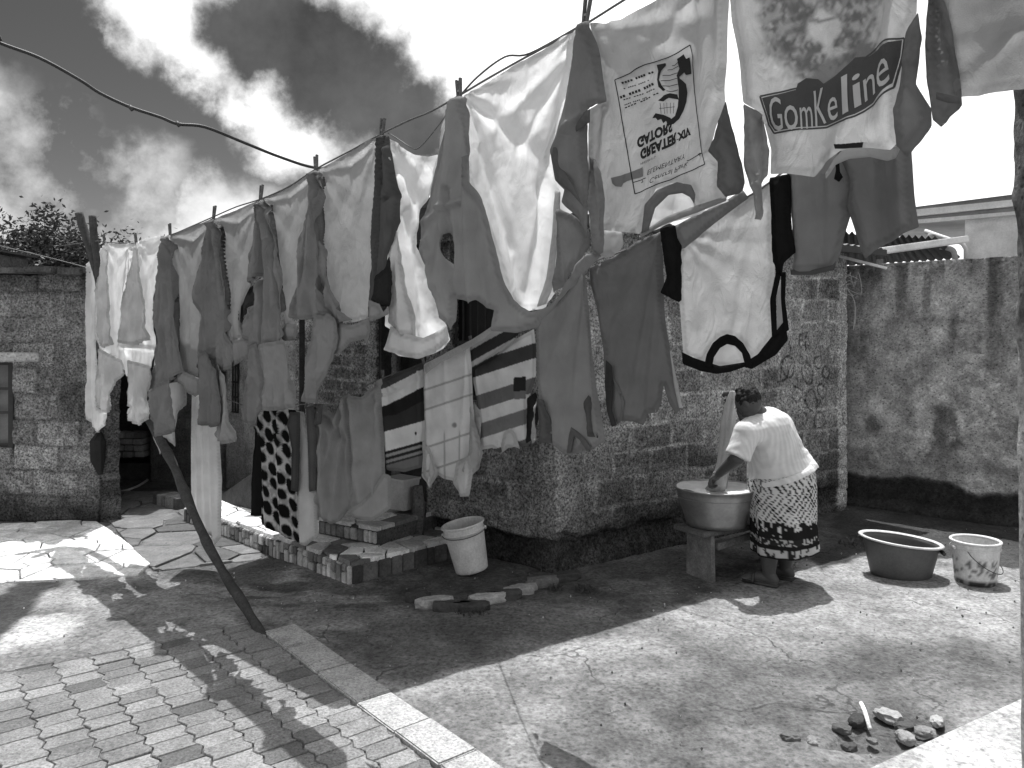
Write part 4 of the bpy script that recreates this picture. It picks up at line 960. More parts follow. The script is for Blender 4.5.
# narrow dark shirt at the fifth peg
garment('shirt', 'narrow dark grey shirt folded at its peg, beside the scooped white shirt', 'shirt',
    [(380, 135), (390, 136), (395, 162), (401, 203), (401, 222), (394, 241), (389, 256), (389, 285), (387, 311), (377, 319), (368, 317), (369, 280), (372, 235), (377, 180)], L1, .05, .12, GU,
    parts=[('collar', [(370, 300), (380, 304), (384, 312), (388, 306), (388, 314), (378, 320), (368, 324)], .05, .30, dict(sl)),
           ('sleeve', [(389, 256), (385, 268), (377, 276), (375, 300), (381, 306), (388, 308), (390, 280)], .03, .04, dict(sl))],
    mat='thick', layers=2, bulge=.008, auto=.016, seed=21, folds=[V_(385, 140, 377, 310, -.06, .011), V_(384, 140, 376, 310, .04, .03), V_(390, 150, 396, 220, .04, .03), V_(386, 200, 398, 196, -.03, .02)])
garment('shirt', 'white shirt whose top scoops down between its pegs, long tail hanging low', 'shirt',
    [(388, 136), (402, 147), (416, 155), (430, 157), (441, 153), (449, 128), (457, 98), (453, 150), (440, 185), (427, 207), (421, 225), (421, 247), (428, 265), (437, 287), (439, 318), (447, 324), (450, 340), (438, 351), (420, 359), (402, 356), (384, 350), (391, 330), (386, 326), (387, 290), (389, 243), (396, 222), (400, 208), (396, 180)], L1, .01, .92, GU,
    parts=[('sleeve', [(389, 236), (397, 228), (402, 250), (406, 290), (410, 322), (414, 338), (402, 335), (391, 328), (387, 322), (388, 280)], .04, .74, dict(sl, mat='mid')),
           ('hem', [(391, 326), (404, 333), (424, 338), (440, 330), (447, 325), (450, 341), (437, 351), (420, 359), (402, 356), (385, 350)], .035, .74, dict(layers=2, bulge=.008, auto=.01, mat='mid'))],
    mat='thin', auto=.011, seed=22, pegs=[(389, 137), (458, 98)], folds=[V_(390, 140, 432, 225, .03, .04), V_(456, 105, 425, 235, .04, .03), V_(400, 160, 410, 330, .03, .03), V_(410, 215, 432, 320, .04, .05)])
# big white shirt with grey half
garment('shirt', 'very large white shirt with grey side drawn to its peg, beside the alligator print', 'shirt',
    [(463, 96), (487, 82), (517, 64), (543, 50), (582, 27), (583, 75), (573, 108), (563, 135), (556, 155), (555, 180), (560, 190), (559, 230), (558, 270), (555, 293), (546, 308), (530, 311), (518, 306), (507, 293), (497, 250), (479, 212), (469, 180), (463, 140)], L1, .0, .92, GU,
    parts=[('side_panel', [(458, 97), (467, 97), (470, 142), (477, 185), (487, 212), (497, 250), (503, 280), (512, 300), (530, 312), (546, 309), (560, 298), (588, 254), (601, 254), (590, 268), (556, 306), (537, 327), (518, 333), (493, 331), (496, 310), (487, 308), (481, 300), (474, 304), (462, 300), (452, 298), (451, 331), (441, 318), (439, 297), (432, 282), (419, 250), (425, 215), (440, 155), (452, 112)], .055, .40,
              dict(layers=2, bulge=.012, auto=.013, mat='mid', folds=[V_(461, 104, 446, 280, .06, .05), V_(470, 200, 424, 222, .03, .02), V_(455, 190, 452, 320, -.04, .02), V_(473, 160, 478, 300, .05, .04), V_(428, 240, 445, 310, .04, .02), V_(592, 256, 530, 322, .02, .03)], pegs=[(461, 99)], holes=[[(453, 233), (456, 245), (454, 268), (450, 258), (446, 243)]])),
           ('sleeve', [(559, 208), (577, 217), (588, 234), (587, 248), (572, 275), (557, 294), (558, 250)], .03, .34, dict(sl, mat='mid', folds=[V_(562, 212, 560, 290, .03, .03)])),
           ('facing', [(555, 190), (561, 192), (558, 240), (552, 285), (546, 304), (538, 307), (546, 280), (551, 240)], .02, .70, dict(layers=2, bulge=.008, auto=.008, mat='mid'))],
    mat='thin', auto=.007, seed=23, pegs=[(463, 96), (582, 27)], folds=[V_(470, 100, 555, 165, .018, .035), V_(580, 35, 545, 190, .035, .035), V_(572, 50, 490, 130, -.014, .03), V_(578, 45, 520, 150, .014, .02), V_(548, 180, 530, 300, .03, .03), V_(482, 150, 525, 290, .02, .03), V_(470, 98, 515, 250, .015, .02)])
# shirt with the gator print
gt_, gb = garment('printed_shirt', 'pale shirt turned inside out showing an upside down striped alligator and GREATER GATORS print', 't-shirt',
    [(590, 23), (605, 21), (620, 17), (641, 8), (660, -2), (690, -25), (729, -62), (730, 0), (729, 60), (727, 101), (718, 130), (712, 152), (720, 163), (720, 188), (727, 197), (712, 203), (695, 208), (692, 190), (684, 183), (670, 183), (657, 189), (648, 203), (643, 220), (641, 234), (602, 230), (590, 225), (589, 180), (590, 110), (600, 103), (605, 100), (598, 60)], L1, .01, .50, GU,
    parts=[('side_panel', [(585, 24), (592, 22), (598, 50), (606, 101), (598, 105), (591, 108), (588, 135), (588, 200), (588, 238), (577, 217), (562, 202), (566, 190), (555, 180), (551, 153), (556, 133), (566, 100), (578, 45)], .06, .26, dict(layers=2, bulge=.012, auto=.010, mat='thick', folds=[V_(588, 30, 574, 160, .05, .05), V_(598, 108, 556, 150, .03, .02)], pegs=[(588, 26)])),
           ('sleeve', [(590, 109), (576, 116), (564, 126), (556, 140), (551, 155), (555, 180), (570, 192), (583, 207), (572, 184), (561, 165), (559, 148), (567, 138), (580, 129), (590, 122)], .09, .17, dict(layers=2, bulge=.014, auto=.006, mat='thick')),
           ('sleeve', [(590, 157), (598, 162), (604, 175), (607, 200), (604, 228), (602, 252), (598, 256), (591, 240), (588, 205)], .05, .38, dict(sl, mat='mid', folds=[V_(592, 160, 598, 250, -.03, .02)])),
           ('sleeve', [(726, 101), (730, 125), (737, 150), (743, 182), (736, 193), (726, 197), (719, 187), (720, 163), (711, 152), (717, 130)], .05, .17, dict(sl, mat='thick')),
           ('back_panel', [(640, 238), (643, 215), (652, 190), (678, 178), (694, 186), (700, 207), (725, 196), (728, 201), (700, 214), (668, 224), (650, 232)], -.05, .80, dict(layers=1, auto=.012, mat='thin')),
           ('collar', [(643, 222), (645, 205), (657, 190), (677, 182), (691, 185), (695, 194), (694, 204), (690, 197), (682, 193), (668, 195), (655, 208), (651, 222), (649, 230), (642, 233)], .006, .30, dict(layers=2, bulge=.004, auto=.004)),
           ('collar', [(640, 233), (652, 226), (668, 216), (695, 206), (727, 196), (726, 201), (696, 213), (668, 223), (652, 231), (641, 238)], .004, .42, dict(layers=2, bulge=.004, auto=.004)),
           ('back_panel', [(590, 222), (602, 230), (622, 232), (624, 245), (613, 257), (604, 258), (593, 250)], -.02, .74, dict(layers=2, bulge=.01, auto=.012, mat='thin'))],
    mat='mid', auto=.006, seed=24, res=.012, pegs=[(591, 23)], folds=[V_(600, 25, 680, 60, -.03, .05), V_(615, 22, 700, 20, -.035, .04), V_(700, -20, 712, 150, .025, .04), V_(722, -30, 722, 90, .03, .03), V_(690, 0, 640, 60, .02, .04), V_(606, 110, 600, 220, .015, .02)])
def printed(name, parent, pl, hf, polys=(), strips=(), col=.05, lift=.0035):
    """flat ink shapes and strokes pressed on the cloth: pixels -> cloth plane -> folds"""
    bm = bmesh.new()
    def emit(pts):
        vv = [bm.verts.new((*pl.uv(x, y), 0)) for x, y in pts]
        try: bm.faces.new(vv)
        except Exception: pass
    for q in polys: emit(q)
    for (pts, w) in strips:
        for i in range(len(pts)-1):
            (a, b), (c, d) = pts[i], pts[i+1]; l = math.hypot(c-a, d-b)+1e-6; nx, ny = -(d-b)/l*w/2, (c-a)/l*w/2
            emit([(a+nx, b+ny), (c+nx, d+ny), (c-nx, d-ny), (a-nx, b-ny)])
    bmesh.ops.triangulate(bm, faces=bm.faces[:])
    for _ in range(5):
        le = [e for e in bm.edges if e.calc_length() > .012]
        if not le: break
        bmesh.ops.subdivide_edges(bm, edges=le, cuts=1); bmesh.ops.triangulate(bm, faces=bm.faces[:])
    bm.verts.ensure_lookup_table(); u = np.array([v.co.x for v in bm.verts]); v = np.array([v.co.y for v in bm.verts]); h = hf(u, v)+lift
    vs = [pl.xyz(a, b, c) for a, b, c in zip(u, v, h)]; bm.verts.index_update()
    fs = [[q.index for q in f.verts] for f in bm.faces]
    # face the camera
    o = mk(name, [tuple(q) for q in vs], fs, M['knit'], parent, col); bm.free(); return o
def text_polys(s, org, ax, ay, bold=.02, squeeze=1.0):
    """letters as triangles in pixel space; ax: px vector for one em of width, ay: px vector for one em of height"""
    cu = bpy.data.curves.new('t', 'FONT'); cu.body = s; cu.offset = bold; cu.resolution_u = 3; ob = bpy.data.objects.new('t', cu); C.objects.link(ob)
    dg = bpy.context.evaluated_depsgraph_get(); me = ob.evaluated_get(dg).to_mesh()
    me.calc_loop_triangles(); vv = [v.co.copy() for v in me.vertices]; w = max(v.x for v in vv)
    out_ = [[(org[0]+ax[0]*vv[i].x/w*squeeze+ay[0]*vv[i].y/.72, org[1]+ax[1]*vv[i].x/w*squeeze+ay[1]*vv[i].y/.72) for i in t.vertices] for t in me.loop_triangles]
    ob.evaluated_get(dg).to_mesh_clear(); bpy.data.objects.remove(ob); bpy.data.curves.remove(cu); return out_
gp_, gpl, ghf = gb
def z5(l): return [(600+x/4.267, 30+y/4.267) for x, y in l]
bord = z5([(70, 215), (380, 62), (400, 180), (455, 575), (300, 640), (150, 700), (110, 460), (70, 215)])
ink = [(bord, 1.0), (z5([(140, 652), (200, 632)]), .8), (z5([(375, 560), (448, 528)]), .8), (z5([(330, 470), (388, 448)]), .8)]
for i, (a, b, c, d) in enumerate([(85, 232, 235, 180), (105, 252, 215, 215), (90, 290, 248, 225), (105, 300, 240, 252), (110, 322, 200, 286), (100, 340, 255, 268)]):
    n = 13
    for k in range(n):
        if (k*7+i*3) % 5 == 0: continue
        x0, y0 = a+(c-a)*k/n, b+(d-b)*k/n; ink.append((z5([(x0, y0), (x0+(c-a)/n*.72, y0+(d-b)/n*.72)]), (2.0, 1.1, 2.6, 1.1, 1.1, 1.2)[i]))
for (a, b) in (((285, 170), (325, 150)), ((270, 195), (330, 180)), ((262, 218), (335, 205)), ((268, 240), (340, 232)), ((290, 262), (340, 258)), ((300, 150), (322, 132))): ink.append((z5([a, ((a[0]+b[0])/2, (a[1]+b[1])/2+6), b]), .7))
for k in range(5): ink.append((z5([(258+k*16, 312), (262+k*14, 358)]), .5))
ink.append((z5([(255, 335), (325, 330)]), .5)); ink.append((z5([(180, 640), (186, 648), (176, 652)]), .8)); ink.append((z5([(428, 535), (440, 528), (436, 542)]), .8))
gat = [z5([(316, 118), (345, 98), (356, 118), (372, 112), (384, 150), (392, 188), (366, 192), (356, 180), (340, 200), (352, 228), (340, 212), (326, 196), (330, 160), (322, 140)]),
       z5([(330, 200), (352, 214), (372, 232), (380, 270), (376, 310), (362, 350), (342, 382), (318, 402), (290, 408), (300, 386), (325, 368), (338, 330), (344, 290), (342, 250)]),
       z5([(250, 302), (275, 280), (305, 272), (338, 278), (344, 300), (322, 296), (300, 292), (272, 306)]),
       z5([(226, 378), (240, 356), (272, 362), (304, 376), (320, 396), (292, 410), (282, 388), (270, 398), (262, 380), (248, 386), (240, 376)]),
       z5([(240, 148), (272, 138), (276, 148), (262, 176), (254, 214), (268, 240), (286, 258), (272, 262), (252, 244), (246, 212), (250, 176)])]
tx = []
tx += text_polys('Central Park', (651, 179.0), (38, -17), (-1.2, 5.6), .0)
tx += text_polys('ELEMENTARY', (648.5, 170.5), (38, -17), (-1.0, 5.4), .0)
tx += text_polys('PRESENTS', (641, 163.0), (16, -7), (-.5, 2.6), .0)
tx += text_polys('GREATER', (640.5, 150.5), (37, -17.5), (.7, 9.6), .055)
tx += text_polys('GATORS', (637.5, 139.0), (35, -17.5), (.7, 9.6), .055)
tx += text_polys('XIV', (679, 133.5), (13, -6), (.7, 7.8), .05)
printed('print', gt_, gpl, ghf, gat+tx, ink, .035, .0045)
printed('care_label', gt_, gpl, ghf, [z5([(52, 632), (120, 612), (185, 585), (188, 625), (120, 645), (100, 655), (92, 670), (70, 668), (56, 655)])], [], .22, .004)
# shirt with the portrait smudge and box lettering
def smudge(X, Y, u, v, c):
    n = fbm(X/9, Y/9, 5, 4); n2 = fbm(X/3.5, Y/5, 6, 3)
    d = np.hypot((X-822)/66, (Y-5)/92)
    m = sstep(1.02, .80, d+(n-.5)*.55)*(.45+.5*sstep(.36, .6, n*.55+n2*.45))            # hair and beard mass
    fa = sstep(1.15, .8, np.hypot((X-824)/19, (Y-28)/17)+(n-.5)*.6); m = m*(1-.85*fa)           # pale cheek
    ed = np.abs(np.hypot((X-826)/17, (Y-10+.3*(X-826))/10)-1); m = np.maximum(m, .75*sstep(.24, .10, ed))   # dark oval frame
    m = np.maximum(m, .8*sstep(1.1, .8, np.hypot((X-846)/40, (Y-66+.35*(X-846))/18)+(n2-.5)*.7))
    m = m*(1-.6*sstep(1.3, .7, np.hypot((X-835)/12, (Y-52)/5)+(n2-.5)*1.2))
    return c*(1-m)+.12*m
pt_, pb = garment('printed_shirt', 'pale shirt with a dark smudged picture above curved boxed lettering, right of the alligator shirt', 't-shirt',
    [(729, -64), (780, -96), (850, -138), (918, -176), (919, -60), (917, 14), (908, 34), (904, 80), (901, 142), (888, 155), (870, 150), (842, 151), (828, 163), (815, 177), (790, 174), (770, 174), (771, 150), (765, 125), (757, 110), (744, 103), (740, 63), (731, 20)], L1, .0, .56, GU,
    parts=[('sleeve', [(744, 104), (756, 110), (764, 122), (771, 150), (770, 176), (762, 184), (758, 200), (756, 219), (750, 218), (748, 190), (741, 165)], .05, .46, dict(sl, mat='mid', folds=[V_(758, 112, 752, 210, -.03, .02)])),
           ('sleeve', [(907, 33), (919, 13), (923, 38), (917, 84), (930, 108), (930, 125), (911, 158), (898, 146), (893, 110), (902, 70)], .05, .33, dict(sl, mat='mid')),
           ('hem', [(827, 179), (826, 174), (834, 160), (842, 151), (856, 148), (870, 148), (890, 150), (901, 146), (895, 158), (887, 161), (870, 157), (850, 159), (836, 165)], .02, .60, dict(layers=2, bulge=.005, auto=.007))],
    mat='mid', auto=.006, seed=31, res=.0085, pat=smudge, pegs=[(735, -66), (915, -174)], folds=[V_(735, -60, 760, 100, .02, .04), V_(905, -150, 880, 120, .03, .04), V_(750, -70, 780, 60, .015, .03), V_(895, 0, 890, 140, .025, .03), V_(830, 160, 870, 60, .012, .04)])
pp_, ppl, phf = pb
def z8(l): return [(740+x/5.12, y/5.12) for x, y in l]
box = z8([(120, 500), (290, 455), (430, 440), (600, 350), (740, 245), (850, 200), (842, 300), (810, 460), (710, 545), (600, 600), (450, 655), (310, 662), (180, 685), (150, 640), (120, 500)])
backg = z8([(128, 508), (290, 462), (300, 430), (340, 400), (400, 405), (432, 430), (520, 370), (600, 300), (680, 300), (745, 262), (840, 212), (834, 300), (805, 440), (705, 535), (600, 590), (450, 645), (310, 652), (184, 674), (156, 636)])
printed('print', pt_, ppl, phf, [backg], [(box, 1.8)], .09, .004)
let = []
ctrl = [(772, 131), (786, 130.5), (801, 129.5), (815, 128), (829, 123), (841, 118.5), (853, 112.5), (866, 105), (882, 95), (897, 84)]
for ch, (x0, y0), (x1, y1), hgt in zip('GomKeline', ctrl[:-1], ctrl[1:], (34, 38, 34, 38, 36, 40, 36, 34, 40)):
    let += text_polys(ch, (x0, y0), ((x1-x0)*.92, (y1-y0)*.92), (-2.6, -hgt), .0)
printed('lettering', pt_, ppl, phf, let, [], .55, .0065)
outl = []
for i in range(1, 9):
    x0, y0 = ctrl[i]; outl.append(([(x0-1, y0), (x0-4, y0-24)], 1.3))
if 0: printed('lettering_outline', pt_, ppl, phf, [], outl, .06, .007)
printed('hem_tag', pt_, ppl, phf, [z8([(498, 745), (638, 730), (632, 758), (502, 768)])], [], .03, .007)
printed('sky_gap', pt_, ppl, phf, [z8([(506, 745), (508, 700), (530, 722), (560, 700), (598, 655), (620, 715), (625, 732)]), z8([(630, 730), (640, 690), (655, 705), (662, 732)])], [], .8, .007)  # pale shapes painted for the bright sky showing through a gap
garment('shirt', 'plain grey shirt at the right end of the upper line, in front of the pillar', 'shirt',
    [(924, -180), (1000, -230), (1078, -282), (1076, -100), (1072, 80), (1024, 91), (1008, 93), (980, 97), (960, 100), (952, 60), (942, 10), (930, -20)], L1, .02, .36, GU,
    parts=[('sleeve', [(928, -10), (944, 0), (951, 30), (958, 80), (960, 103), (949, 116), (941, 127), (933, 120), (926, 75), (925, 35)], .05, .30, dict(sl, mat='mid', folds=[V_(932, 0, 942, 120, -.03, .02)])),
           ('cuff', [(936, 92), (950, 95), (960, 98), (960, 104), (948, 103), (936, 99)], .075, .24, dict(layers=2, bulge=.006, auto=.003))],
    mat='mid', auto=.010, seed=33, pegs=[(930, -180), (1070, -276)], folds=[V_(930, -150, 975, 80, .04, .05), V_(1010, 40, 960, 98, .012, .03), V_(990, -120, 1010, 80, .02, .05), V_(1024, 30, 970, 50, .015, .03)])

# --- lower line
garment('skirt', 'long white pleated skirt hanging low behind the pole', 'skirt',
    [(192, 392), (204, 392), (217, 402), (220, 440), (222, 480), (221, 537), (216, 545), (213, 535), (207, 533), (204, 528), (195, 523), (191, 510), (191, 440)], L2b, .03, .86, GL, mat='thick', layers=2, bulge=.02, auto=.006, seed=41, res=.014,
    folds=[V_(195, 395, 194, 525, .02, .012), V_(199, 395, 201, 530, .025, .014), V_(205, 395, 209, 535, .025, .014), V_(211, 395, 216, 545, .025, .013)])
garment('dress', 'black dress hanging behind the spotted cloth over the platform', 'dress', [(256, 412), (264, 430), (264, 516), (250, 516), (251, 480), (255, 445)], L2b, -.12, .025, GL, mat='thick', layers=2, bulge=.02, seed=42, auto=.015)
def spots(X, Y, u, v, c):
    a = u*13.5+v*1.8; b = v*8.4; i = np.floor(a); fa = a-i-.5; b2 = b+.5*(i % 2); j = np.floor(b2); fb = b2-j-.5
    r = .30+.14*_hash(i, j, 4); d = np.hypot((fa+fb*.35)*.85, fb*.95+(_hash(i, j, 9)-.5)*.3)
    m = sstep(r+.05, r-.03, d); g = sstep(.5, .62, fbm(u*40, v*26, 3, 2))*.35
    return c*(1-g)*(1-m)+.02*m
garment('dress', 'white dress with large black spots hanging to the edge of the platform', 'dress',
    [(256, 412), (268, 410), (282, 409), (296, 410), (300, 430), (299, 470), (298, 500), (300, 543), (290, 539), (279, 533), (268, 528), (261, 524), (262, 480), (262, 445), (254, 428)], L2b, .02, .82, GL,
    parts=[('panel', [(297, 411), (304, 412), (310, 440), (311, 488), (317, 492), (317, 537), (306, 546), (298, 543), (298, 500), (298, 450)], -.01, .8, dict(layers=2, bulge=.012, auto=.014, mat='mid')),
           ('sash', [(290, 412), (300, 412), (300, 430), (299, 470), (298, 492), (291, 490), (292, 450), (287, 425)], .025, .10, dict(layers=2, bulge=.01, auto=.008, mat='thick'))],
    mat='mid', auto=.012, seed=43, res=.009, pat=spots, layers=2, bulge=.01, folds=[V_(262, 415, 268, 525, .03, .03), V_(280, 412, 284, 530, .03, .03)])
garment('sheet', 'left half pair of plain grey cloths with many hanging folds, over the platform', 'cloth',
    [(306, 406), (312, 405), (321, 403), (334, 415), (341, 405), (349, 393), (353, 400), (353, 440), (355, 480), (356, 505), (347, 511), (342, 520), (333, 524), (316, 515), (309, 500), (308, 450)], L2b, .0, .48, GL, mat='mid', auto=.016, seed=44, pegs=[(308, 406), (350, 393)], layers=2, bulge=.004,
    parts=[('fold', [(306, 407), (314, 406), (317, 440), (316, 490), (309, 492), (308, 450)], .03, .20, dict(layers=2, bulge=.012, auto=.006)), ('fold', [(318, 404), (323, 404), (321, 424), (313, 426)], .05, .22, dict(layers=2, bulge=.01, auto=.004))],
    folds=[V_(322, 410, 325, 515, .04, .03), V_(348, 396, 335, 520, .05, .03), V_(340, 410, 318, 500, .03, .03), V_(348, 398, 350, 500, .04, .02), V_(315, 410, 345, 440, -.03, .03)])
garment('sheet', 'larger plain grey cloth with a lifted corner, right of the folded grey one', 'cloth',
    [(348, 393), (354, 396), (361, 397), (370, 389), (383, 378), (383, 420), (384, 455), (384, 474), (391, 476), (391, 508), (382, 515), (372, 521), (355, 517), (347, 508), (352, 490), (351, 450)], L2b, .025, .50, GL, mat='mid', auto=.014, seed=45, pegs=[(350, 393), (383, 379)],
    parts=[('fold', [(346, 512), (362, 502), (374, 488), (383, 474), (391, 476), (391, 508), (382, 515), (372, 521), (355, 518)], .035, .55, dict(layers=2, bulge=.008, auto=.008))],
    folds=[V_(352, 398, 362, 500, .05, .035), V_(380, 382, 374, 500, .04, .04), V_(355, 400, 378, 440, -.03, .04), V_(360, 460, 352, 500, .03, .03)])
def polo(X, Y, u, v, c):
    k = np.where(Y < 415, .50, .28); q = Y+k*(X-402)
    o = np.full(X.shape, .13)
    for a, b, val in ((-999, 380, .10), (380, 398, .85), (398, 412, .03), (412, 427, .055), (427, 447, .85), (447, 450, .04), (450, 453, .4), (453, 456, .04), (456, 459, .35), (459, 461, .06), (461, 999, .22)):
        o = np.where((q >= a) & (q < b), val, o)
    star = np.hypot(X-417.5, Y-433) < 1.6; return np.where(star, .03, o)
garment('polo_shirt', 'dark and white banded polo shirt between the grey cloth and the white check shirt', 'shirt',
    [(382, 380), (402, 371), (423, 362), (425, 400), (426, 430), (423, 467), (405, 472), (387, 470), (384, 440), (381, 410)], L2b, .0, .2, GL, mat='thick', layers=2, bulge=.012, auto=.008, seed=46, res=.006, pat=polo, pegs=[(383, 380), (423, 363)], folds=[V_(384, 382, 390, 465, .03, .03), V_(420, 370, 420, 465, .03, .03), V_(385, 395, 422, 378, -.02, .02)])
def check(X, Y, u, v, c):
    q = Y+.33*(X-422); m = np.zeros(X.shape)
    for a in (391, 411, 449, 473): m = np.maximum(m, sstep(1.5, .5, np.abs(q-a))*.45)
    for a in (445, 461): m = np.maximum(m, sstep(1.3, .4, np.abs(X-a))*.4*sstep(428, 436, Y))
    m = np.maximum(m, sstep(3.5, 1.5, np.hypot(X-455, Y-425))*.6)
    return c*(1-m)
garment('shirt', 'white shirt with thin checked lines hanging by its waist, left of the striped t-shirt', 'shirt',
    [(424, 364), (447, 353), (470, 343), (472, 370), (473, 400), (475, 430), (474, 452), (470, 470), (458, 482), (444, 479), (438, 475), (430, 488), (422, 476), (423, 450), (425, 430), (424, 395)], L2b, .035, .88, GL,
    parts=[('sleeve', [(457, 462), (470, 455), (473, 470), (469, 496), (459, 497), (453, 482)], .03, .74, dict(sl, res=.01)), ('sleeve', [(470, 405), (476, 425), (481, 448), (485, 453), (479, 468), (471, 477), (464, 470), (470, 450)], .02, .60, dict(sl, res=.01)),
           ('waist_fold', [(424, 366), (447, 352), (471, 340), (494, 325), (497, 330), (480, 342), (460, 353), (440, 363), (426, 374)], .045, .70, dict(layers=2, bulge=.012, auto=.006)), ('sleeve', [(423, 440), (430, 450), (438, 472), (430, 489), (422, 477)], .03, .7, dict(sl, res=.01))],
    mat='mid', auto=.009, seed=47, res=.0065, pat=check, layers=2, bulge=.006, folds=[V_(426, 370, 430, 470, .02, .02), V_(468, 350, 462, 470, .03, .03), V_(445, 356, 450, 470, .015, .03)])
def stripes(X, Y, u, v, c):
    q = Y+.32*(X-535)
    o = np.full(X.shape, .86)
    for a, b, val in ((-999, 329, .86), (343, 358, .10), (377, 392, .22), (406, 421, .28), (436, 999, .20)): o = np.where((q >= a) & (q < b), val, o)
    o = np.where((X > 514) & (X < 526) & (Y > 377+.1*(520-X)) & (Y < 391), .045, o); o = np.where((X > 515) & (X < 526) & (Y >= 391) & (Y < 399), .25, o)
    return o
def flap(X, Y, u, v, c):
    q = Y+.55*(X-500); return np.where((q > 334) & (q < 346) | (q > 352) & (q < 356), .06, .64)
garment('striped_shirt', 'broad striped t-shirt with a small dark chest pocket, on the lower line', 't-shirt',
    [(472, 366), (482, 362), (492, 357), (512, 341), (534, 329), (536, 345), (536, 376), (530, 395), (527, 401), (528, 434), (529, 446), (521, 447), (517, 443), (508, 446), (500, 453), (492, 448), (481, 450), (481, 430), (478, 405), (474, 384)], L2b, .0, .6, GL,
    parts=[('fold_over', [(469, 345), (480, 335), (492, 326), (521, 329), (516, 339), (495, 356), (482, 365), (472, 370)], .03, .6, dict(layers=2, bulge=.008, auto=.005, pat=flap, res=.006)),
           ('collar', [(501, 445), (504, 432), (510, 428), (515, 433), (520, 449), (515, 447), (508, 448), (502, 453)], .012, .74, dict(layers=2, bulge=.004, auto=.003)),
           ('sleeve', [(528, 398), (536, 392), (540, 405), (538, 420), (532, 440), (528, 443), (527, 420)], .02, .03, dict(sl, res=.01, mat='thick')),
           ('sleeve', [(474, 402), (480, 410), (482, 430), (480, 450), (474, 450), (473, 425)], .02, .66, dict(sl, res=.01))],
    mat='mid', auto=.006, seed=48, res=.006, pat=stripes, layers=2, bulge=.006, pegs=[(472, 345)], folds=[V_(476, 370, 484, 440, .012, .02)])
garment('t_shirt', 'mid grey t-shirt with its neckband at the bottom, right of the striped t-shirt', 't-shirt',
    [(535, 315), (560, 299), (590, 262), (591, 300), (594, 350), (597, 385), (601, 415), (605, 440), (598, 446), (585, 452), (566, 455), (556, 447), (548, 443), (541, 442), (540, 400), (537, 370)], L2, .0, .36, GL,
    parts=[('collar', [(567, 453), (569, 436), (571, 427), (577, 431), (585, 438), (592, 449), (587, 451), (580, 440), (574, 436), (571, 453)], .012, .22, dict(layers=2, bulge=.004, auto=.002)),
           ('back_panel', [(571, 453), (573, 436), (582, 441), (588, 450)], .006, .32, dict(layers=2, bulge=.003, auto=.002)),
           ('sleeve', [(537, 398), (544, 400), (549, 420), (550, 443), (541, 443), (539, 420)], .02, .20, dict(sl)),
           ('sleeve', [(584, 404), (589, 395), (593, 402), (596, 425), (598, 438), (590, 436), (584, 430)], .012, .12, dict(sl, mat='thick')),
           ('sleeve', [(538, 400), (536, 420), (534, 440), (530, 444), (530, 430), (534, 408)], .005, .5, dict(sl, mat='mid'))],
    mat='mid', auto=.005, seed=49, res=.011, layers=2, bulge=.005, pegs=[(590, 264)], folds=[V_(590, 268, 545, 380, .015, .03), V_(590, 270, 575, 420, .02, .03), V_(590, 275, 597, 430, .02, .02)])
garment('vest', 'dark grey sleeveless top with frayed pale hems, between the grey t-shirt and black trimmed shirt', 'vest',
    [(590, 268), (597, 265), (612, 258), (626, 250), (637, 241), (664, 231), (664, 260), (664, 300), (666, 330), (672, 360), (683, 407), (676, 414), (669, 402), (664, 385), (661, 402), (657, 412), (648, 414), (644, 425), (632, 421), (622, 421), (614, 427), (608, 412), (607, 390), (605, 370), (606, 350), (601, 327), (596, 305), (591, 285)], L2, .0, .27, GL,
    parts=[('strap', [(606, 360), (612, 366), (613, 390), (612, 410), (616, 425), (612, 427), (607, 410), (605, 385)], .02, .10, dict(layers=2, bulge=.006, auto=.004)),
           ('trim', [(606, 372), (612, 376), (619, 386), (625, 402), (622, 421), (620, 421), (622, 402), (616, 388), (607, 376)], .012, .30, dict(layers=2, bulge=.002, auto=.002)),
           ('back_panel', [(645, 386), (656, 390), (656, 412), (647, 410)], .0, .45, dict(layers=2, bulge=.003, auto=.003)),
           ('trim', [(670, 350), (673, 362), (680, 395), (683, 408), (679, 408), (674, 385)], .02, .62, dict(layers=2, bulge=.003, auto=.002))],
    mat='mid', auto=.006, seed=50, res=.011, layers=2, bulge=.005, pegs=[(592, 266), (663, 232)], folds=[V_(662, 234, 600, 290, .012, .02), V_(663, 236, 612, 330, .014, .02), V_(663, 240, 632, 410, .02, .025), V_(663, 245, 650, 410, .02, .02), V_(600, 270, 612, 400, .015, .02)])
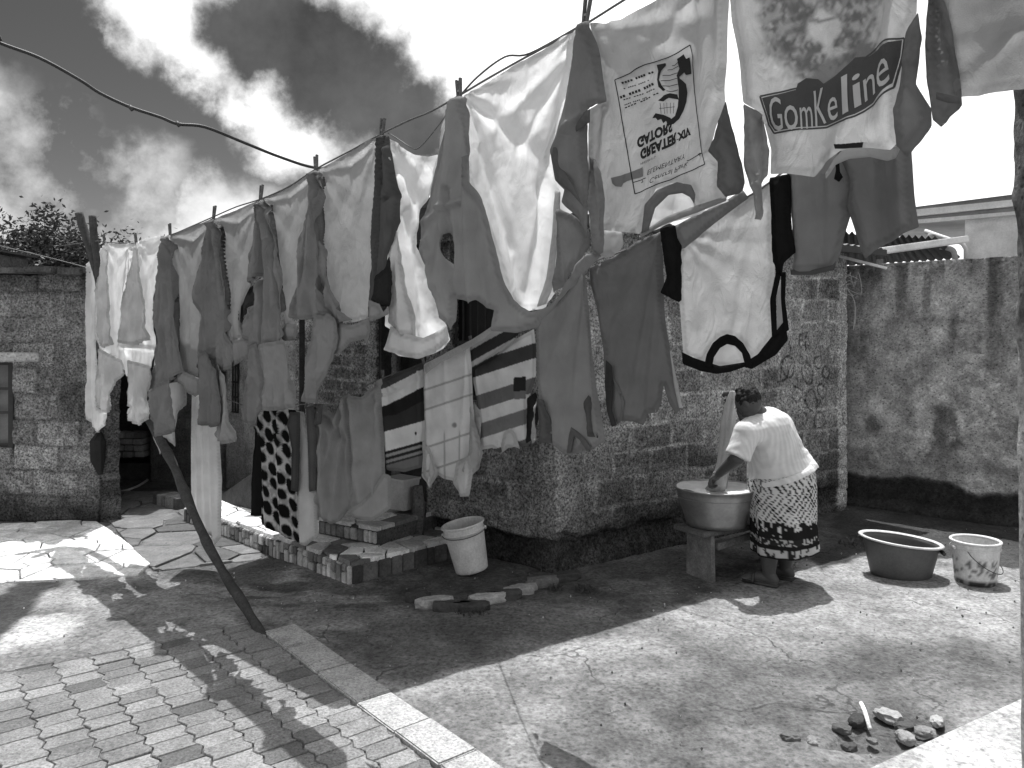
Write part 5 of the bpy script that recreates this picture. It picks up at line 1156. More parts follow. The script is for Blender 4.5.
garment('raglan_shirt', 'pale shirt with wide black bands at neck and sleeves, hanging above the woman', 't-shirt',
    [(684, 247), (700, 234), (715, 222), (747, 197), (771, 180), (772, 240), (775, 268), (773, 290), (774, 335), (757, 355), (749, 361), (743, 345), (735, 337), (727, 335), (718, 339), (711, 348), (706, 363), (695, 360), (683, 355), (681, 320), (679, 290), (678, 256)], L2, .0, .64, GL,
    parts=[('waist_fold', [(676, 226), (695, 215), (727, 200), (743, 190), (749, 198), (715, 223), (684, 249), (678, 238)], .03, .36, dict(layers=2, bulge=.008, auto=.004)),
           ('hem_band', [(682, 352), (694, 358), (706, 362), (720, 366), (746, 362), (758, 354), (774, 334), (785, 320), (788, 340), (776, 355), (752, 369), (745, 367), (730, 372), (716, 374), (700, 371), (683, 364)], .012, .018, dict(layers=2, bulge=.008, auto=.003, mat='thick')),
           ('collar', [(704, 366), (707, 354), (713, 343), (720, 337), (727, 334), (735, 336), (743, 343), (750, 355), (753, 367), (746, 368), (742, 353), (735, 346), (727, 344), (720, 348), (714, 357), (712, 368)], .016, .018, dict(layers=2, bulge=.008, auto=.002, mat='thick')),
           ('back_panel', [(708, 368), (712, 350), (720, 340), (728, 338), (738, 342), (745, 352), (746, 364), (728, 368)], -.03, .62, dict(layers=1, auto=.006, mat='thin')),
           ('sleeve', [(770, 178), (791, 174), (793, 222), (797, 252), (788, 263), (783, 277), (776, 275), (772, 258)], .02, .022, dict(sl, mat='thick', folds=[V_(778, 185, 784, 270, .02, .02)])),
           ('sleeve', [(661, 229), (675, 225), (682, 245), (680, 258), (679, 300), (677, 302), (664, 293), (668, 275), (663, 250)], .02, .022, dict(sl, mat='thick')),
           ('side_trim', [(776, 272), (781, 274), (776, 298), (777, 335), (772, 338), (770, 300)], .02, .018, dict(layers=2, bulge=.004, auto=.001, mat='thick')),
           ('side_trim', [(781, 272), (786, 272), (785, 300), (789, 330), (784, 333), (781, 300)], .018, .018, dict(layers=2, bulge=.004, auto=.001, mat='thick')),
           ('side_panel', [(777, 290), (781, 280), (783, 325), (777, 336)], .0, .7, dict(layers=2, bulge=.004, auto=.002, mat='thin'))],
    mat='mid', auto=.005, seed=51, res=.011, pegs=[(680, 240), (770, 182)], folds=[V_(760, 200, 700, 330, .008, .05), V_(735, 330, 750, 250, .006, .03)])
garment('shorts', 'pair of grey jersey shorts hanging at the right end of the lower line', 'shorts',
    [(786, 168), (820, 154), (852, 140), (856, 165), (854, 190), (848, 203), (851, 214), (841, 250), (834, 268), (812, 272), (791, 273), (796, 252), (793, 222)], L2, .0, .30, GL,
    parts=[('leg', [(836, 150), (870, 135), (909, 118), (912, 160), (915, 195), (919, 227), (904, 235), (885, 244), (866, 259), (858, 240), (853, 225), (847, 205), (852, 180)], .015, .25, dict(layers=2, bulge=.022, auto=.009, mat='thick', folds=[V_(880, 150, 885, 235, -.03, .03), V_(850, 160, 872, 245, .025, .03), V_(898, 150, 906, 230, .03, .02)])),
           ('drawstring', [(835, 160), (839, 160), (840, 172), (843, 177), (839, 182), (834, 179), (836, 170)], .05, .02, dict(layers=2, bulge=.006, auto=.0)),
           ('cuff', [(790, 268), (812, 270), (833, 265), (836, 261), (834, 270), (812, 275), (791, 275)], .012, .14, dict(layers=2, bulge=.006, auto=.003))],
    mat='thick', auto=.009, seed=52, layers=2, bulge=.022, folds=[V_(800, 175, 800, 265, .03, .04), V_(826, 180, 822, 262, -.015, .02)])
# ---- pegs
def make_peg(label):
    t = thing('clothes_peg', label, 'peg', (0, 0, 0), 'clothes pegs')
    for s_ in (-1, 1):
        m = MB(); m.hexa([(s_*.003, -.005, -.035), (s_*.008, -.005, -.035), (s_*.008, .005, -.035), (s_*.003, .005, -.035), (s_*.006, -.005, .042), (s_*.013, -.005, .042), (s_*.013, .005, .042), (s_*.006, .005, .042)], .12); m.build('jaw', M['wood'], t)
    m = MB(); m.tube([(-.009, 0, .0), (.009, 0, .0)], .005, 8, .3); m.build('spring', M['metal'], t)
    return t
spots_ = [(104, 240, L1, 'dark peg at the left top corner of the first white shirt'), (136, 240, L1, 'dark peg between the two white shirts'), (170, 231, L1, 'peg where the second white shirt meets the first grey one'),
    (214, 214, L1, 'dark peg between the first and second grey shirts'), (261, 194, L1, 'peg between the second and third grey shirts'), (316, 165, L1, 'peg where the cable seems to meet the line, third and fourth grey shirts'),
    (382, 130, L1, 'black peg left of the scooped white shirt'), (459, 91, L1, 'black peg left of the very large white shirt'), (586, 15, L1, 'pale wooden peg beside the alligator shirt'),
    (383, 376, L2b, 'light peg between the grey cloth and banded polo shirt'), (423, 360, L2b, 'peg between the banded polo and check shirt'), (471, 342, L2b, 'peg between the check and the striped shirts'), (349, 391, L2b, 'peg where the two grey cloths meet'), (306, 404, L2b, 'peg at the left end of the grey cloths')]
proto = None
for i, (x, y, ln, lab) in enumerate(spots_):
    p = on_line(x, y, ln, .0); sc = 1.0 if ln is L1 else .75
    if proto is None: o = proto = make_peg(lab)
    else:
        o = proto.copy(); C.objects.link(o); o['label'] = lab
        for ch in proto.children: c = ch.copy(); C.objects.link(c); c.parent = o
    o.location = p; o.rotation_euler = (R(random.uniform(-8, 8)), R(random.uniform(-18, 14)), R(-46)); o.scale = (sc*1.25,)*3
# ================================================================== BUCKETS, TUB, STONES
def bucket(name, label, base, h, r0, r1, tilt, col, cat='bucket', handle='low', rim=True, prof=None, band=None):
    t = thing(name, label, cat, tuple(base))
    rot = Matrix.Rotation(tilt[0], 3, 'Y') @ Matrix.Rotation(tilt[1], 3, 'X')
    def tr(p): return Vector(base)+rot @ Vector(p)
    lift = r0*abs(math.sin(tilt[0]))*1.0
    def ring(r, z, e=1.0): return (tr((0, 0, z+lift)), rot @ Vector((r, 0, 0)), rot @ Vector((0, r*e, 0)))
    rings = [(r0*.94, .0), (r0, .006)]+[(r0+(r1-r0)*k/14, .006+(h-.006)*k/14) for k in range(1, 14)]+[(r1, h), (r1-.006, h), (r1-.008, h-.02)]+[(r1-.008+(r0-r1)*(k/8), h-.02-(h-.04)*k/8) for k in range(1, 9)]
    m = MB(); m.loft([ring(r, z) for r, z in rings], 48, col, (True, True)); 
    if band is not None:
        for i in range(len(m.v)):
            k = i//48; zz = rings[k][1]; a = (i % 48)/48*6.283
            m.c[i] = band(a, zz/h, k < 15, col)
    b = m.build('body', M['plastic'], t, True)
    m = MB(); m.loft([ring(r1-.007, h-.002), ring(r1+.003, h-.004), ring(r1+.010, h-.002), ring(r1+.011, h+.006), ring(r1+.004, h+.011), ring(r1-.006, h+.009), ring(r1-.008, h)], 48, col*1.15, (False, False)); m.build('rim', M['plastic'], t, True)
    if rim:
        m = MB(); m.loft([ring(r0+(r1-r0)*.84, h*.84), ring(r1+.006, h*.85), ring(r1+.006, h*.865), ring(r0+(r1-r0)*.88, h*.875)], 48, col, (False, False)); m.build('rib', M['plastic'], t, True)
    hd = MB()
    if handle == 'low':
        pts = [tr(((r1+.010)*math.cos(a), -(r1+.014)*math.sin(a), h*.86-.05*h*math.sin(a)+lift)) for a in np.linspace(-.1, math.pi+.1, 26)]
        if isinstance(handle, str): hd.tube(pts, .0028, 6, .06)
    elif handle == 'slant':
        a0 = -2.25
        pts = [tr((-(r1+.012)*math.cos(a+.75), -(r1+.012)*math.sin(a+.75)*1.0, h*.84-.52*h*math.sin(a)**.8 if math.sin(a) > 0 else h*.84)) for a in np.linspace(0, math.pi, 26)]
        hd.tube(pts, .0028, 6, .05)
    for a in (.12, math.pi-.12): p = tr(((r1+.006)*math.cos(a), -(r1+.006)*math.sin(a), h*.86+lift)); hd.tube([p+Vector((0, 0, .012)), p-Vector((0, 0, .012))], .011, 8, col)
    if handle: hd.build('handle', M['wire'], t, True)
    return t
bk = G(472, 577)
bucket('bucket', 'grey plastic bucket tilted to one side near the platform edge', (bk.x, bk.y+.1, 0), .335, .118, .148, (-.20, .03), .66, handle='low')
rg = random.Random(8)
def grime(a, z, outer, c):
    n = float(fbm(a*3, z*5, 12, 4)); n2 = float(fbm(a*9, z*14, 13, 3))
    if z < .13 and outer: return .045+.25*(n2 > .6)
    v = .62*(.75+.4*n); 
    if n2 > .60 and outer and .2 < z < .62: v *= .22
    if .60 < z < .64 and outer: v *= .5
    return v
bq = G(984, 588); pb_ = bucket('paint_bucket', 'white paint bucket splashed with dark drips and a wire handle, on the sunlit cement', (bq.x+.02, bq.y+.13, .0), .285, .128, .150, (.0, .0), .6, handle='slant', band=grime)
# washing tub, oval
tb = thing('plastic_tub', 'dark oval plastic washing tub with a pale rim on the sunlit cement', 'tub', tuple(G(905, 585)+Vector((0, .2, 0))))
tc_ = G(905, 583)+Vector((.06, .18, 0)); rot = Matrix.Rotation(R(-12), 3, 'Z')
def trg(rx, ry, z, tl=0): return (tc_+Vector((0, 0, z)), rot @ Vector((rx, 0, tl*rx)), rot @ Vector((0, ry, 0)))
m = MB(); HT_ = .25
pr = [(.185, .14, 0), (.20, .15, .012)]+[(.20+.055*k/9, .15+.045*k/9, .012+(HT_-.012)*k/9) for k in range(1, 10)]
pi_ = [(.249, .189, HT_), (.244, .184, HT_-.03)]+[(.244-.045*k/6, .184-.04*k/6, HT_-.03-(HT_-.055)*k/6) for k in range(1, 7)]
tl = -.10
m.loft([trg(a, b, c, tl*c/HT_) for a, b, c in pr+pi_], 56, .085, (True, True)); m.build('body', M['plastic'], tb, True)
m = MB(); m.loft([trg(.250, .190, HT_-.003, tl), trg(.262, .202, HT_-.008, tl), trg(.276, .216, HT_-.004, tl), trg(.280, .220, HT_+.004, tl), trg(.272, .212, HT_+.010, tl), trg(.254, .194, HT_+.008, tl), trg(.248, .188, HT_, tl)], 56, .55, (False, False)); m.build('rim', M['plastic'], tb, True)
for s_ in (-1, 1):
    m = MB(); q = tc_+rot @ Vector((s_*.255, -.06*s_, HT_-.035-.10*s_*.25)); m.box(tuple(q), (.02, .09, .03), R(-12), .05, .006); m.build('handle', M['plastic'], tb)
# kerb stones round the bucket
rg = random.Random(14)
def rock(name, label, c, sx, sy, sz, seed, al, rz=0, cat='stone', group=None):
    bm = bmesh.new(); bmesh.ops.create_icosphere(bm, subdivisions=3, radius=1); vs = []
    for v in bm.verts:
        p = v.co.normalized(); k = .62+.8*float(fbm(p.x*2.6+seed*3, p.y*2.6+p.z*2.1, seed, 4)); q = Vector((max(-.86, min(.9, p.x*k))*sx*1.2, max(-.9, min(.85, p.y*k))*sy, max(-.7, min(.72, p.z*k))*sz)); q.rotate(Matrix.Rotation(rz, 3, 'Z')); vs.append(Vector(c)+q)
    bm.verts.index_update(); fs = [[v.index for v in f.verts] for f in bm.faces]; bm.free()
    return tag(mk(name, [tuple(v) for v in vs], fs, M['stone'], None, al), label, cat, group)
es = [(418, 601, .42, .06, .34), (434, 607, .10, .38, .3), (452, 611, .12, .07, 0), (470, 611, .10, .06, .1), (487, 603, .13, .42, .35), (503, 600, .1, .07, .3), (520, 594, .12, .3, .4), (541, 586, .14, .16, .45), (565, 581, .13, .06, .45)]
labs = ['dark edging stone at the left end of the row of edging below the bucket', 'flat pale-topped brick, second from the left in the edging row', 'dark lump of edging at the lowest point of the row', 'dark edging stone left of the large pale lump', 'large pale lump in the middle of the edging row', 'dark edging piece just right of the large pale lump',
        'small pale flat edging piece right of the tilted bucket foot', 'long grey edging piece near the house corner', 'dark edging stone at the right end, touching the house foot']
for i, ((x, y, w, al, rz), lb) in enumerate(zip(es, labs)):
    p = G(x, y); rock('edging_stone', lb, (p.x, p.y, .025), .115 if i else .08, .045, .05, 30+i, al, rz, group='edging stones below the bucket')
p = G(384, 575); rock('stone', 'upright pale stone leaning against the platform corner', (p.x, p.y+.03, .06), .05, .04, .085, 50, .4)
p = G(370, 574); rock('stone', 'low rounded grey stone at the foot of the platform corner', (p.x, p.y+.05, .03), .08, .05, .045, 51, .2)
rb = [(790, 738, .05, .16, 'flat dark stone at the left of the rubble heap'), (812, 742, .04, .3, 'small pale stone left of the rubble hollow'), (842, 730, .05, .12, 'dark lump in the left part of the rubble hollow'), (858, 722, .06, .06, 'black lump beside the white stick'), (888, 717, .075, .42, 'largest pale flat stone in the rubble'), (905, 728, .055, .10, 'dark lump below the largest pale stone'), (905, 738, .06, .34, 'grey block at the slab side of the rubble'), (925, 733, .055, .28, 'stone touching the edge of the concrete slab'), (937, 722, .05, .5, 'pale stone right of the largest one'), (872, 742, .03, .2, 'tiny stone under the white stick'), (850, 748, .045, .09, 'dark flat clod at the bottom of the rubble')]
for i, (x, y, w, al, lb) in enumerate(rb):
    p = G(x, y); rock('rubble', lb, (p.x, p.y, .004), w*.72, w*.6, w*.42, 60+i, al*.75, i*1.3, 'stone', 'rubble by the slab')
m = MB(); m.tube([G(861, 712)+Vector((0, 0, .04)), G(865, 722)+Vector((0, 0, .045)), G(870, 736)+Vector((0, 0, .03))], .009, 7, .8)
tag(m.build('stick', M['wood'], None, True), 'thin white stick lying over the rubble', 'stick')
# gravel crumbs, nobody could count them
m = MB(); rg = random.Random(77)
for k in range(1100):
    x = rg.uniform(-3.4, 4.6); y = 2.7+rg.random()**.8*4.2
    if x < -.3-(y-3)*.8 and rg.random() < .7: continue
    r_ = rg.choice([.002, .003, .004, .007]); z = r_*.5+.004
    a = rg.uniform(0, 6); m.add([(x+r_*math.cos(a), y+r_*math.sin(a), z), (x+r_*math.cos(a+2.1), y+r_*math.sin(a+2.1), z), (x+r_*math.cos(a+4.1), y+r_*math.sin(a+4.1), z), (x, y, z+r_*1.1), (x, y, z-r_*1.4)], [(0, 1, 3), (1, 2, 3), (2, 0, 3), (1, 0, 4), (2, 1, 4), (0, 2, 4)], rg.choice([.06, .15, .3, .5]))
tag(m.build('grit', M['stone']), 'scattered grit and crumbs of cement over the yard', 'grit', None, 'stuff')
m = MB()
for (x, y, s_, n) in ((586, 592, .09, 60), (472, 613, .10, 90), (555, 590, .05, 40), (480, 606, .06, 60), (850, 545, .1, 30)):
    c = G(x, y)
    for k in range(n):
        a = rg.uniform(0, 6.28); r_ = rg.random()**.6*s_; p = c+Vector((r_*math.cos(a), r_*math.sin(a), .003)); l = rg.uniform(.012, .035); q = p+Vector((rg.gauss(0, .6)*l, rg.gauss(0, .6)*l, l)); w = Vector((rg.gauss(0, 1), rg.gauss(0, 1), 0)).normalized()*.003
        m.add([p-w, p+w, q+w*2, q-w*2], [(0, 1, 2, 3)], .07)
tag(m.build('weeds', M['leaf']), 'tiny weeds growing between the edging stones and cement', 'weeds', None, 'stuff')
# white box-like basin in the dark doorway
wb2 = thing('basin', 'grey rectangular basin standing in the doorway behind the banded polo shirt', 'basin', tuple(P(403, 506, 5.95)))
m = MB(); c = P(402, 492, 6.25); zb = c.z-.13
rz_ = math.atan2(dl.y, dl.x)
fr_ = lambda sx, sy, z: [Vector((c.x, c.y, z))+Matrix.Rotation(rz_, 3, 'Z') @ Vector((a*sx, b*sy, 0)) for a, b in ((-1, -1), (1, -1), (1, 1), (-1, 1))]
m.hexa(fr_(.09, .07, zb)+fr_(.11, .09, zb+.24), .4); m.build('body', M['plastic'], wb2)
m = MB(); m.hexa(fr_(.117, .097, zb+.235)+fr_(.117, .097, zb+.25), .45); m.build('rim', M['plastic'], wb2)

# ================================================================== BENCH AND BASIN
bn = thing('bench', 'rough wooden bench with board legs under the big metal basin', 'bench', tuple(G(715, 575)))
ba = P(690, 534, 5.42); bb = P(765, 533, 5.80); ba.z = bb.z = .345
m = MB(); dv_ = (bb-ba).normalized(); pv_ = Vector((-dv_.y, dv_.x, 0))
m.beam(ba-dv_*.02, bb+dv_*.25, .30, .035, .10, .006); m.build('seat', M['wood'], bn)
for s_ in (.10, (bb-ba).length+.1):
    q = ba+dv_*s_; m = MB(); m.hexa([tuple(q+dv_*a+pv_*b+Vector((0, 0, z-q.z))) for z, k in ((-.02, .125), (.33, .115)) for a, b in ((-.018, -k), (.018, -k), (.018, k), (-.018, k))], .17); m.build('leg', M['wood'], bn)
m = MB(); q = ba+dv_*.1; m.beam(q+dv_*.03-pv_*.13+Vector((0, 0, -.10)), q+dv_*.50-pv_*.13+Vector((0, 0, -.05)), .02, .05, .14, .003); m.build('brace', M['wood'], bn)
bs = thing('metal_basin', 'big dented metal washing basin full of suds on the bench', 'basin', tuple(P(716, 536, 5.52)))
bc = P(716, 533, 5.52); bc.z = .365
def br(r, z): return (bc+Vector((0, 0, z)), Vector((r, 0, 0)), Vector((0, r, 0)))
m = MB(); m.loft([br(.17, 0), br(.205, .004)]+[br(.205+.075*k/9, .004+.25*k/9) for k in range(1, 10)]+[br(.293, .262), br(.296, .268), br(.290, .272), br(.281, .266)]+[br(.275-.07*k/6, .25-.235*k/6) for k in range(1, 7)], 64, .36, (True, True)); m.build('body', M['metal'], bs, True)
m = MB(); m.loft([br(.284, .205), br(.279, .208)], 64, .3, (False, False))
for s_ in (-1, 1): m.tube(spline([bc+Vector((s_*.28, -.05, .215)), bc+Vector((s_*.315, -.03, .20)), bc+Vector((s_*.315, .03, .20)), bc+Vector((s_*.28, .05, .215))], 4), .006, 6, .3)
m.build('handle', M['metal'], bs, True)
m = MB(); rg = random.Random(6); vs = []; nn = 40
for i in range(1, 15):
    for k in range(nn):
        a = 2*math.pi*k/nn; r_ = .274*i/14; x, y = r_*math.cos(a), r_*math.sin(a)
        vs.append(bc+Vector((x, y, .245+.022*float(fbm(x*22+9, y*22, 4, 3))+.018*float(fbm(x*6+3, y*6, 5, 2)))))
fs = [((i)*nn+k, i*nn+(k+1) % nn, (i+1)*nn+(k+1) % nn, (i+1)*nn+k) for i in range(13) for k in range(nn)]+[tuple(range(nn))]
m.add(vs, fs, .85); tag(m.build('suds', M['thick'], None, True), 'pale soapy water and clothes heaped inside the metal basin', 'suds')

# ================================================================== THE WOMAN
def remesh_obj(mb, name, mat, parent, col, vox, smooth_it, patt=None, disp=None):
    me = bpy.data.meshes.new('tmp'); me.from_pydata([tuple(v) for v in mb.v], [], mb.f); me.update()
    ob = bpy.data.objects.new('tmp', me); C.objects.link(ob)
    r_ = ob.modifiers.new('r', 'REMESH'); r_.mode = 'VOXEL'; r_.voxel_size = vox
    s_ = ob.modifiers.new('s', 'SMOOTH'); s_.factor = .5; s_.iterations = smooth_it
    dg = bpy.context.evaluated_depsgraph_get(); e = ob.evaluated_get(dg).to_mesh()
    n = len(e.vertices); vv = np.zeros(n*3); e.vertices.foreach_get('co', vv); vv = vv.reshape(-1, 3); fs = [tuple(p.vertices) for p in e.polygons]
    nn_ = np.zeros(n*3); e.vertices.foreach_get('normal', nn_); nn_ = nn_.reshape(-1, 3)
    ob.evaluated_get(dg).to_mesh_clear(); bpy.data.objects.remove(ob)
    if disp is not None: vv = vv+nn_*disp(vv)[:, None]
    cc = patt(vv) if patt is not None else np.full(n, col)
    return mk(name, vv, fs, mat, parent, cc, True)
def ball(mb, c, r, n=16, sc=(1, 1, 1), rot=None):
    bm = bmesh.new(); bmesh.ops.create_uvsphere(bm, u_segments=n, v_segments=n//2+2, radius=1)
    vs = []
    for v in bm.verts:
        q = Vector((v.co.x*r*sc[0], v.co.y*r*sc[1], v.co.z*r*sc[2]))
        if rot is not None: q = rot @ q
        vs.append(Vector(c)+q)
    bm.verts.index_update(); mb.add(vs, [[v.index for v in f.verts] for f in bm.faces]); bm.free()
def limb(mb, pts, rs, n=14, k=5):
    sp = spline(pts, k); ts = np.linspace(0, len(rs)-1, len(sp)); rr = np.interp(ts, range(len(rs)), rs)
    mb.tube(sp, list(rr), n); ball(mb, sp[0], rr[0]); ball(mb, sp[-1], rr[-1])
wm = thing('person', 'woman in a pale ribbed t-shirt and patterned dark skirt bending over the metal basin', 'person', tuple(G(776, 586)))
hd_ = P(748, 402, 5.20); nk = P(759, 414, 5.22); ch_ = P(768, 430, 5.25); bl_ = P(775, 452, 5.32); pv2 = P(780, 478, 5.36)
sL = P(747, 433, 5.12); sR = P(779, 425, 5.40)
eL = P(737, 458, 5.10); hL_ = P(719, 474, 5.26)
eR = P(755, 440, 5.62); hR_ = P(737, 404, 5.60)
fw = Vector((-.78, .62, 0)).normalized(); side = Vector((.62, .78, 0))      # facing, her right
b = MB()
limb(b, [pv2, bl_, ch_, nk], [.15, .14, .13, .06]); limb(b, [nk+(ch_-nk)*.3, nk, hd_+(nk-hd_)*.4], [.06, .052, .052])
limb(b, [ch_+Vector((0, 0, .03)), sL], [.09, .062]); limb(b, [ch_+Vector((0, 0, .03)), sR], [.09, .062])
limb(b, [sL, eL], [.062, .047]); limb(b, [eL, eL.lerp(hL_, .5), hL_], [.046, .040, .027])
limb(b, [sR, eR], [.062, .046]); limb(b, [eR, eR.lerp(hR_, .5), hR_], [.044, .038, .026])
kL = P(769, 540, 5.31); aL = P(769, 580, 5.30); kR = P(788, 538, 5.42); aR = P(785, 574, 5.44)
aL.z = .085; aR.z = .085
limb(b, [pv2+Vector((-.06, -.04, -.05)), kL], [.13, .075]); limb(b, [kL, kL.lerp(aL, .4), aL], [.068, .066, .04])
limb(b, [pv2+Vector((.07, .05, -.05)), kR], [.13, .075]); limb(b, [kR, kR.lerp(aR, .4), aR], [.068, .066, .04])
for a_ in (aL, aR):
    heel = Vector((a_.x, a_.y, .045))-fw*.035; toe = Vector((a_.x, a_.y, .032))+fw*.15
    limb(b, [a_, heel], [.04, .033]); limb(b, [heel, (heel+toe)/2+Vector((0, 0, .012)), toe], [.033, .036, .026])
    for j in range(5):
        o_ = side*(j-2)*.013; limb(b, [toe+o_-fw*.01, toe+o_+fw*(.03-.004*abs(j-1)), ], [.011, .009], 8, 2)
# head, looking down and left into the basin
look = (fw*.8+Vector((-.15, 0, -.75))).normalized(); upv = (Vector((0, 0, 1))+fw*.9); upv = (upv-look*upv.dot(look)).normalized(); rt = look.cross(upv).normalized()
HR = Matrix((rt, look, upv)).transposed()
ball(b, hd_, .082, 20, (.88, 1.05, 1.12), HR); ball(b, hd_+look*.035-upv*.055, .055, 16, (.85, .95, .9), HR)      # skull, jaw
ball(b, hd_+look*.09-upv*.015, .017, 10, (.8, 1, 1.4), HR); ball(b, hd_+look*.082-upv*.055, .02, 10, (1.3, .6, .5), HR)      # nose, mouth
for s_ in (-1, 1):
    ball(b, hd_+rt*.074*s_-upv*.005, .024, 10, (.35, .7, 1.2), HR); ball(b, hd_+look*.078+rt*.03*s_+upv*.012, .014, 8, (1.3, .5, .6), HR)
# hands: palm, four fingers, thumb, closed on the cloth
def hand(mb, wrist, d, pn_, thumb_side):
    d = d.normalized(); pn_ = (pn_-d*pn_.dot(d)).normalized(); sd_ = d.cross(pn_).normalized()*thumb_side
    pc = wrist+d*.045
    ball(mb, pc, .036, 14, (1, 1.15, .42), Matrix((sd_, d, pn_)).transposed())
    for j, ln in enumerate((.062, .072, .067, .052)):
        r0_ = pc+d*.035+sd_*(.025-.0165*j); a = r0_+d*ln*.38+pn_*.008; c2 = a+d*ln*.12+pn_*ln*.38; e_ = c2-d*ln*.25+pn_*ln*.12
        limb(mb, [r0_, a, c2, e_], [.0098, .009, .0085, .0075], 8, 3)
    t0 = pc+sd_*.026-d*.018; t1 = t0+sd_*.022+d*.022+pn_*.012; t2_ = t1+d*.022+pn_*.02-sd_*.008; limb(mb, [t0, t1, t2_], [.013, .011, .009], 8, 3)
hand(b, hL_, (hL_-eL)+Vector((0, 0, -.03)), Vector((-.2, .3, -1)), 1)
hand(b, hR_, Vector((-.35, .1, .5)), Vector((-.8, -.4, .1)), -1)
def skincol(v):
    d = np.linalg.norm(v-np.array(hd_), axis=1); return np.where(v[:, 2] < .03, .18, np.full(len(v), .075))
remesh_obj(b, 'body', M['skin'], wm, .075, .0052, 3, skincol)
# eyes
for s_ in (-1, 1):
    m = MB(); ball(m, hd_+look*.083+rt*.03*s_+upv*.012, .009, 10); mk('eye', [tuple(v) for v in m.v], m.f, M['skin'], wm, .5, True)
# hair: short and curly
m = MB(); ball(m, hd_-look*.014+upv*.018, .086, 20, (.92, 1.0, 1.0), HR); rg = random.Random(2)
for _ in range(120):
    q = Vector((rg.gauss(0, 1), rg.gauss(0, 1), rg.gauss(0, 1))).normalized()
    if q.dot(look) > .35 or (q.dot(upv) < -.25): continue
    ball(m, hd_-look*.012+upv*.022+q*.080, rg.uniform(.009, .015), 8)
# keep the face clear
mm_ = MB(); keepf = []
remesh_obj(m, 'hair', M['hair'], wm, .018, .006, 1, disp=lambda v: (fbm(v[:, 0]*90, v[:, 1]*90+v[:, 2]*80, 7, 2)-.5)*.014-.03*sstep(.04, .075, (v-np.array(hd_)) @ np.array(look))*0)
# t-shirt
s = MB()
def ell(c, u, v): return (c, u, v)
sp_ = spline([ch_, bl_+Vector((.0, 0, 0)), pv2+Vector((-.005, 0, .085)), pv2+Vector((.022, .0, .01))], 6); s.tube(sp_, list(np.interp(np.linspace(0, 3, len(sp_)), [0, 1, 2, 3], [.155, .19, .225, .243])), 28); ball(s, ch_, .155)
limb(s, [ch_+Vector((.03, .02, -.02)), nk+(ch_-nk)*.45+Vector((.03, 0, .01))], [.15, .085], 18)
limb(s, [bl_+side*.06-fw*.02, ch_+side*.08-fw*.02], [.15, .13], 18); limb(s, [bl_-side*.05, ch_-side*.06], [.15, .125], 18)
limb(s, [ch_+Vector((0, 0, .03)), sL], [.13, .088]); limb(s, [ch_+Vector((0, 0, .03)), sR], [.13, .088])
ball(s, sL, .085); s.tube([sL, sL.lerp(eL, .45), sL.lerp(eL, .95)], [.085, .080, .082], 18); ball(s, sR, .08); s.tube([sR, sR.lerp(eR, .9)], [.08, .07], 16)
def folds_s(v):
    w = v @ np.array(side); t = v[:, 2]+.35*(v @ np.array(fw)); n = fbm(w*6, t*18, 5, 3)
    return (n-.5)*.022*sstep(1.15, .8, v[:, 2])+(fbm(w*18, t*10, 9, 3)-.5)*.010
remesh_obj(s, 'shirt', M['knit'], wm, .72, .006, 5, patt=lambda v: .74+.05*np.sin((v @ np.array(side)+.25*v[:, 2])*230), disp=folds_s)
# skirt: flared loft with folds and a printed pattern
n = 120; rings = []; vs = []; cs = []; prof_ = [(.81, .15, .15, 0), (.79, .20, .205, .0), (.75, .238, .243, 0), (.74, .242, .25, .01), (.66, .25, .255, .02), (.56, .245, .248, .025), (.46, .24, .24, .03), (.36, .24, .236, .03), (.27, .244, .238, .03), (.205, .246, .24, .03)]
zs = np.linspace(.80, .245, 90); pz_ = np.array(prof_)[::-1]
hx = P(785, 520, 5.36)
for zz in zs:
    rx = np.interp(zz, pz_[:, 0], pz_[:, 1]); ry = np.interp(zz, pz_[:, 0], pz_[:, 2]); t = (.845-zz)/.64
    c_ = Vector((pv2.x, pv2.y, 0)).lerp(Vector((hx.x, hx.y, 0)), min(1, t*1.0)); 
    for k in range(n):
        a = 2*math.pi*k/n; f = 1+(.035*math.sin(a*7+.6)+.025*math.sin(a*12+2))*t+.02*float(vnoise(a*3, zz*7, 3)-.5)
        dz = .05*max(0, 1-t*2.2)*math.cos(a+.3)+.05*t*math.sin(a+.7)*1.0*(t > .5)*(t-.5)*1.6
        vs.append((c_.x+math.cos(a)*rx*f*.92, c_.y+math.sin(a)*ry*f*.92, zz+dz))
        s_ = a*rx*1.0; z_ = zz
        # print: pale ground with dark flecks, turning to dark bands near the hem
        q = s_*58+z_*7; i_ = math.floor(q); jj = z_*25+.5*(i_ % 2)+(q-i_)*.5; fl = math.hypot((q-i_-.5), (jj-math.floor(jj)-.5)*1.0)
        nz_ = float(fbm(s_*60, z_*24, 8, 3))
        base_ = .025 if fl+(nz_-.5)*.5 < .31 else .66
        if z_ < .46: base_ = .62 if (nz_ > .5+.33*min(1, (.46-z_)/.09)) else .022
        if z_ < .36: base_ = .50 if float(vnoise(s_*110, z_*90, 4)) > .60 else .03
        if z_ < .325: base_ = .02
        if .255 < z_ < .295: base_ = .5 if nz_ > .42 else .03
        cs.append(base_)
fs = [(i*n+k, i*n+(k+1) % n, (i+1)*n+(k+1) % n, (i+1)*n+k) for i in range(len(zs)-1) for k in range(n)]
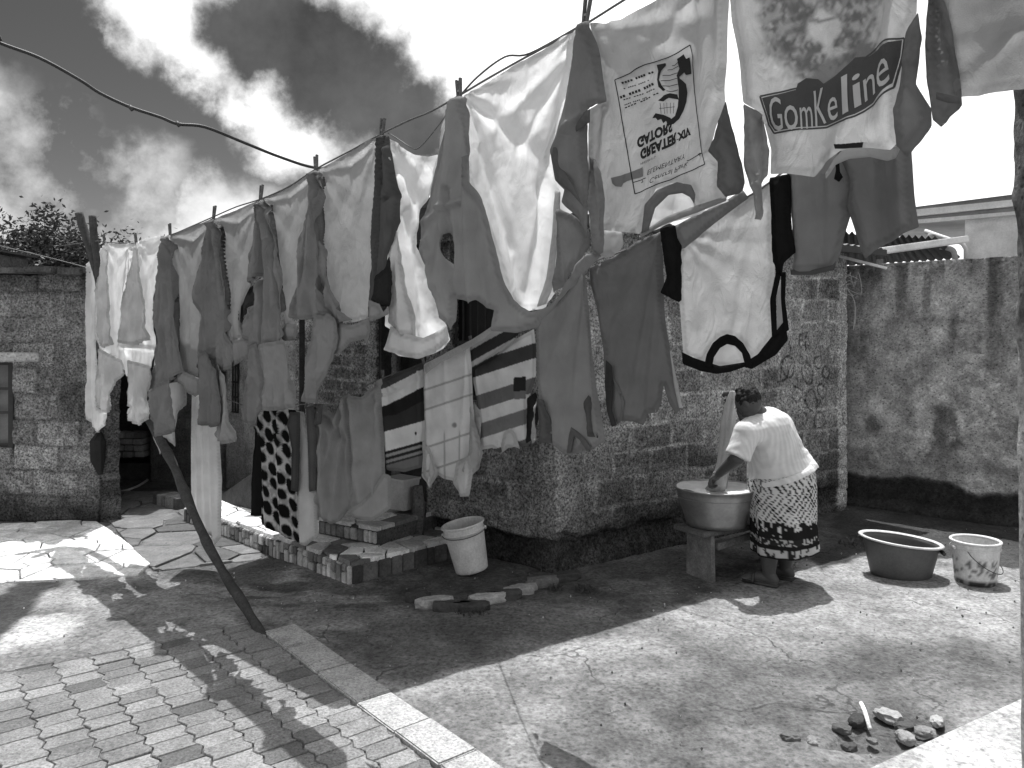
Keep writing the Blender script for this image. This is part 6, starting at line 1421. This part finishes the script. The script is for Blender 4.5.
# inner layer gives the hem its thickness
iv = [(x+(hx.x-x)*.03, y+(hx.y-y)*.03, z) for (x, y, z) in vs]; off_ = len(vs)
fs2 = [tuple(i+off_ for i in f[::-1]) for f in fs]+[((len(zs)-1)*n+k, (len(zs)-1)*n+(k+1) % n, off_+(len(zs)-1)*n+(k+1) % n, off_+(len(zs)-1)*n+k) for k in range(n)]
mk('skirt', vs+iv, fs+fs2, M['knit'], wm, np.array(cs+[.03]*len(cs)), True)
for a_ in (aL, aR):
    m = MB(); c_ = Vector((a_.x, a_.y, .011))+fw*.055; ang = math.atan2(fw.y, fw.x); m.box(tuple(c_), (.245, .085, .018), ang, .04, .007)
    q = Vector((a_.x, a_.y, 0))+fw*.10; m.tube(spline([q-side*.042+Vector((0, 0, .015)), q-side*.03+Vector((0, 0, .06)), q+Vector((0, 0, .075)), q+side*.03+Vector((0, 0, .06)), q+side*.042+Vector((0, 0, .015))], 4), .011, 7, .04)
    m.build('sandal', M['plastic'], wm, True)
# wet cloth she is wringing
wt = thing('wet_towel', 'long pale towel she lifts out of the basin, hanging in front of her face', 'cloth', tuple(P(715, 492, 5.52)))
m = MB(); sp = spline([P(733, 391, 5.58), P(732, 402, 5.57), P(729, 420, 5.56), P(727, 440, 5.55), P(724, 458, 5.53), P(720, 476, 5.50), P(716, 494, 5.50)], 8)
w_ = np.interp(np.linspace(0, 1, len(sp)), [0, .12, .4, .7, 1], [.022, .038, .046, .038, .06]); vs = []; nn = 26
for i, q in enumerate(sp):
    for k in range(nn):
        a = 2*math.pi*k/nn; f = 1+.22*math.sin(a*4+i*.06)+.12*math.sin(a*7-i*.1); vs.append(q+Vector((math.cos(a)*w_[i]*f, math.sin(a)*w_[i]*.55*f, 0)))
m.add(vs, [(i*nn+k, i*nn+(k+1) % nn, (i+1)*nn+(k+1) % nn, (i+1)*nn+k) for i in range(len(sp)-1) for k in range(nn)]+[tuple(range(nn))[::-1], tuple((len(sp)-1)*nn+k for k in range(nn))], .48); m.build('cloth', M['thick'], wt, True)
m = MB(); sp = spline([P(719, 472, 5.30), P(718, 482, 5.34), P(713, 492, 5.40)], 6); vs = []
for i, q in enumerate(sp):
    for k in range(nn):
        a = 2*math.pi*k/nn; f = 1+.2*math.sin(a*3+i*.1)+.1*math.sin(a*6); w2 = .035+.035*i/len(sp); vs.append(q+Vector((math.cos(a)*w2*f, math.sin(a)*w2*.5*f, 0)))
m.add(vs, [(i*nn+k, i*nn+(k+1) % nn, (i+1)*nn+(k+1) % nn, (i+1)*nn+k) for i in range(len(sp)-1) for k in range(nn)]+[tuple(range(nn))[::-1], tuple((len(sp)-1)*nn+k for k in range(nn))], .4); m.build('cloth_end', M['thick'], wt, True)
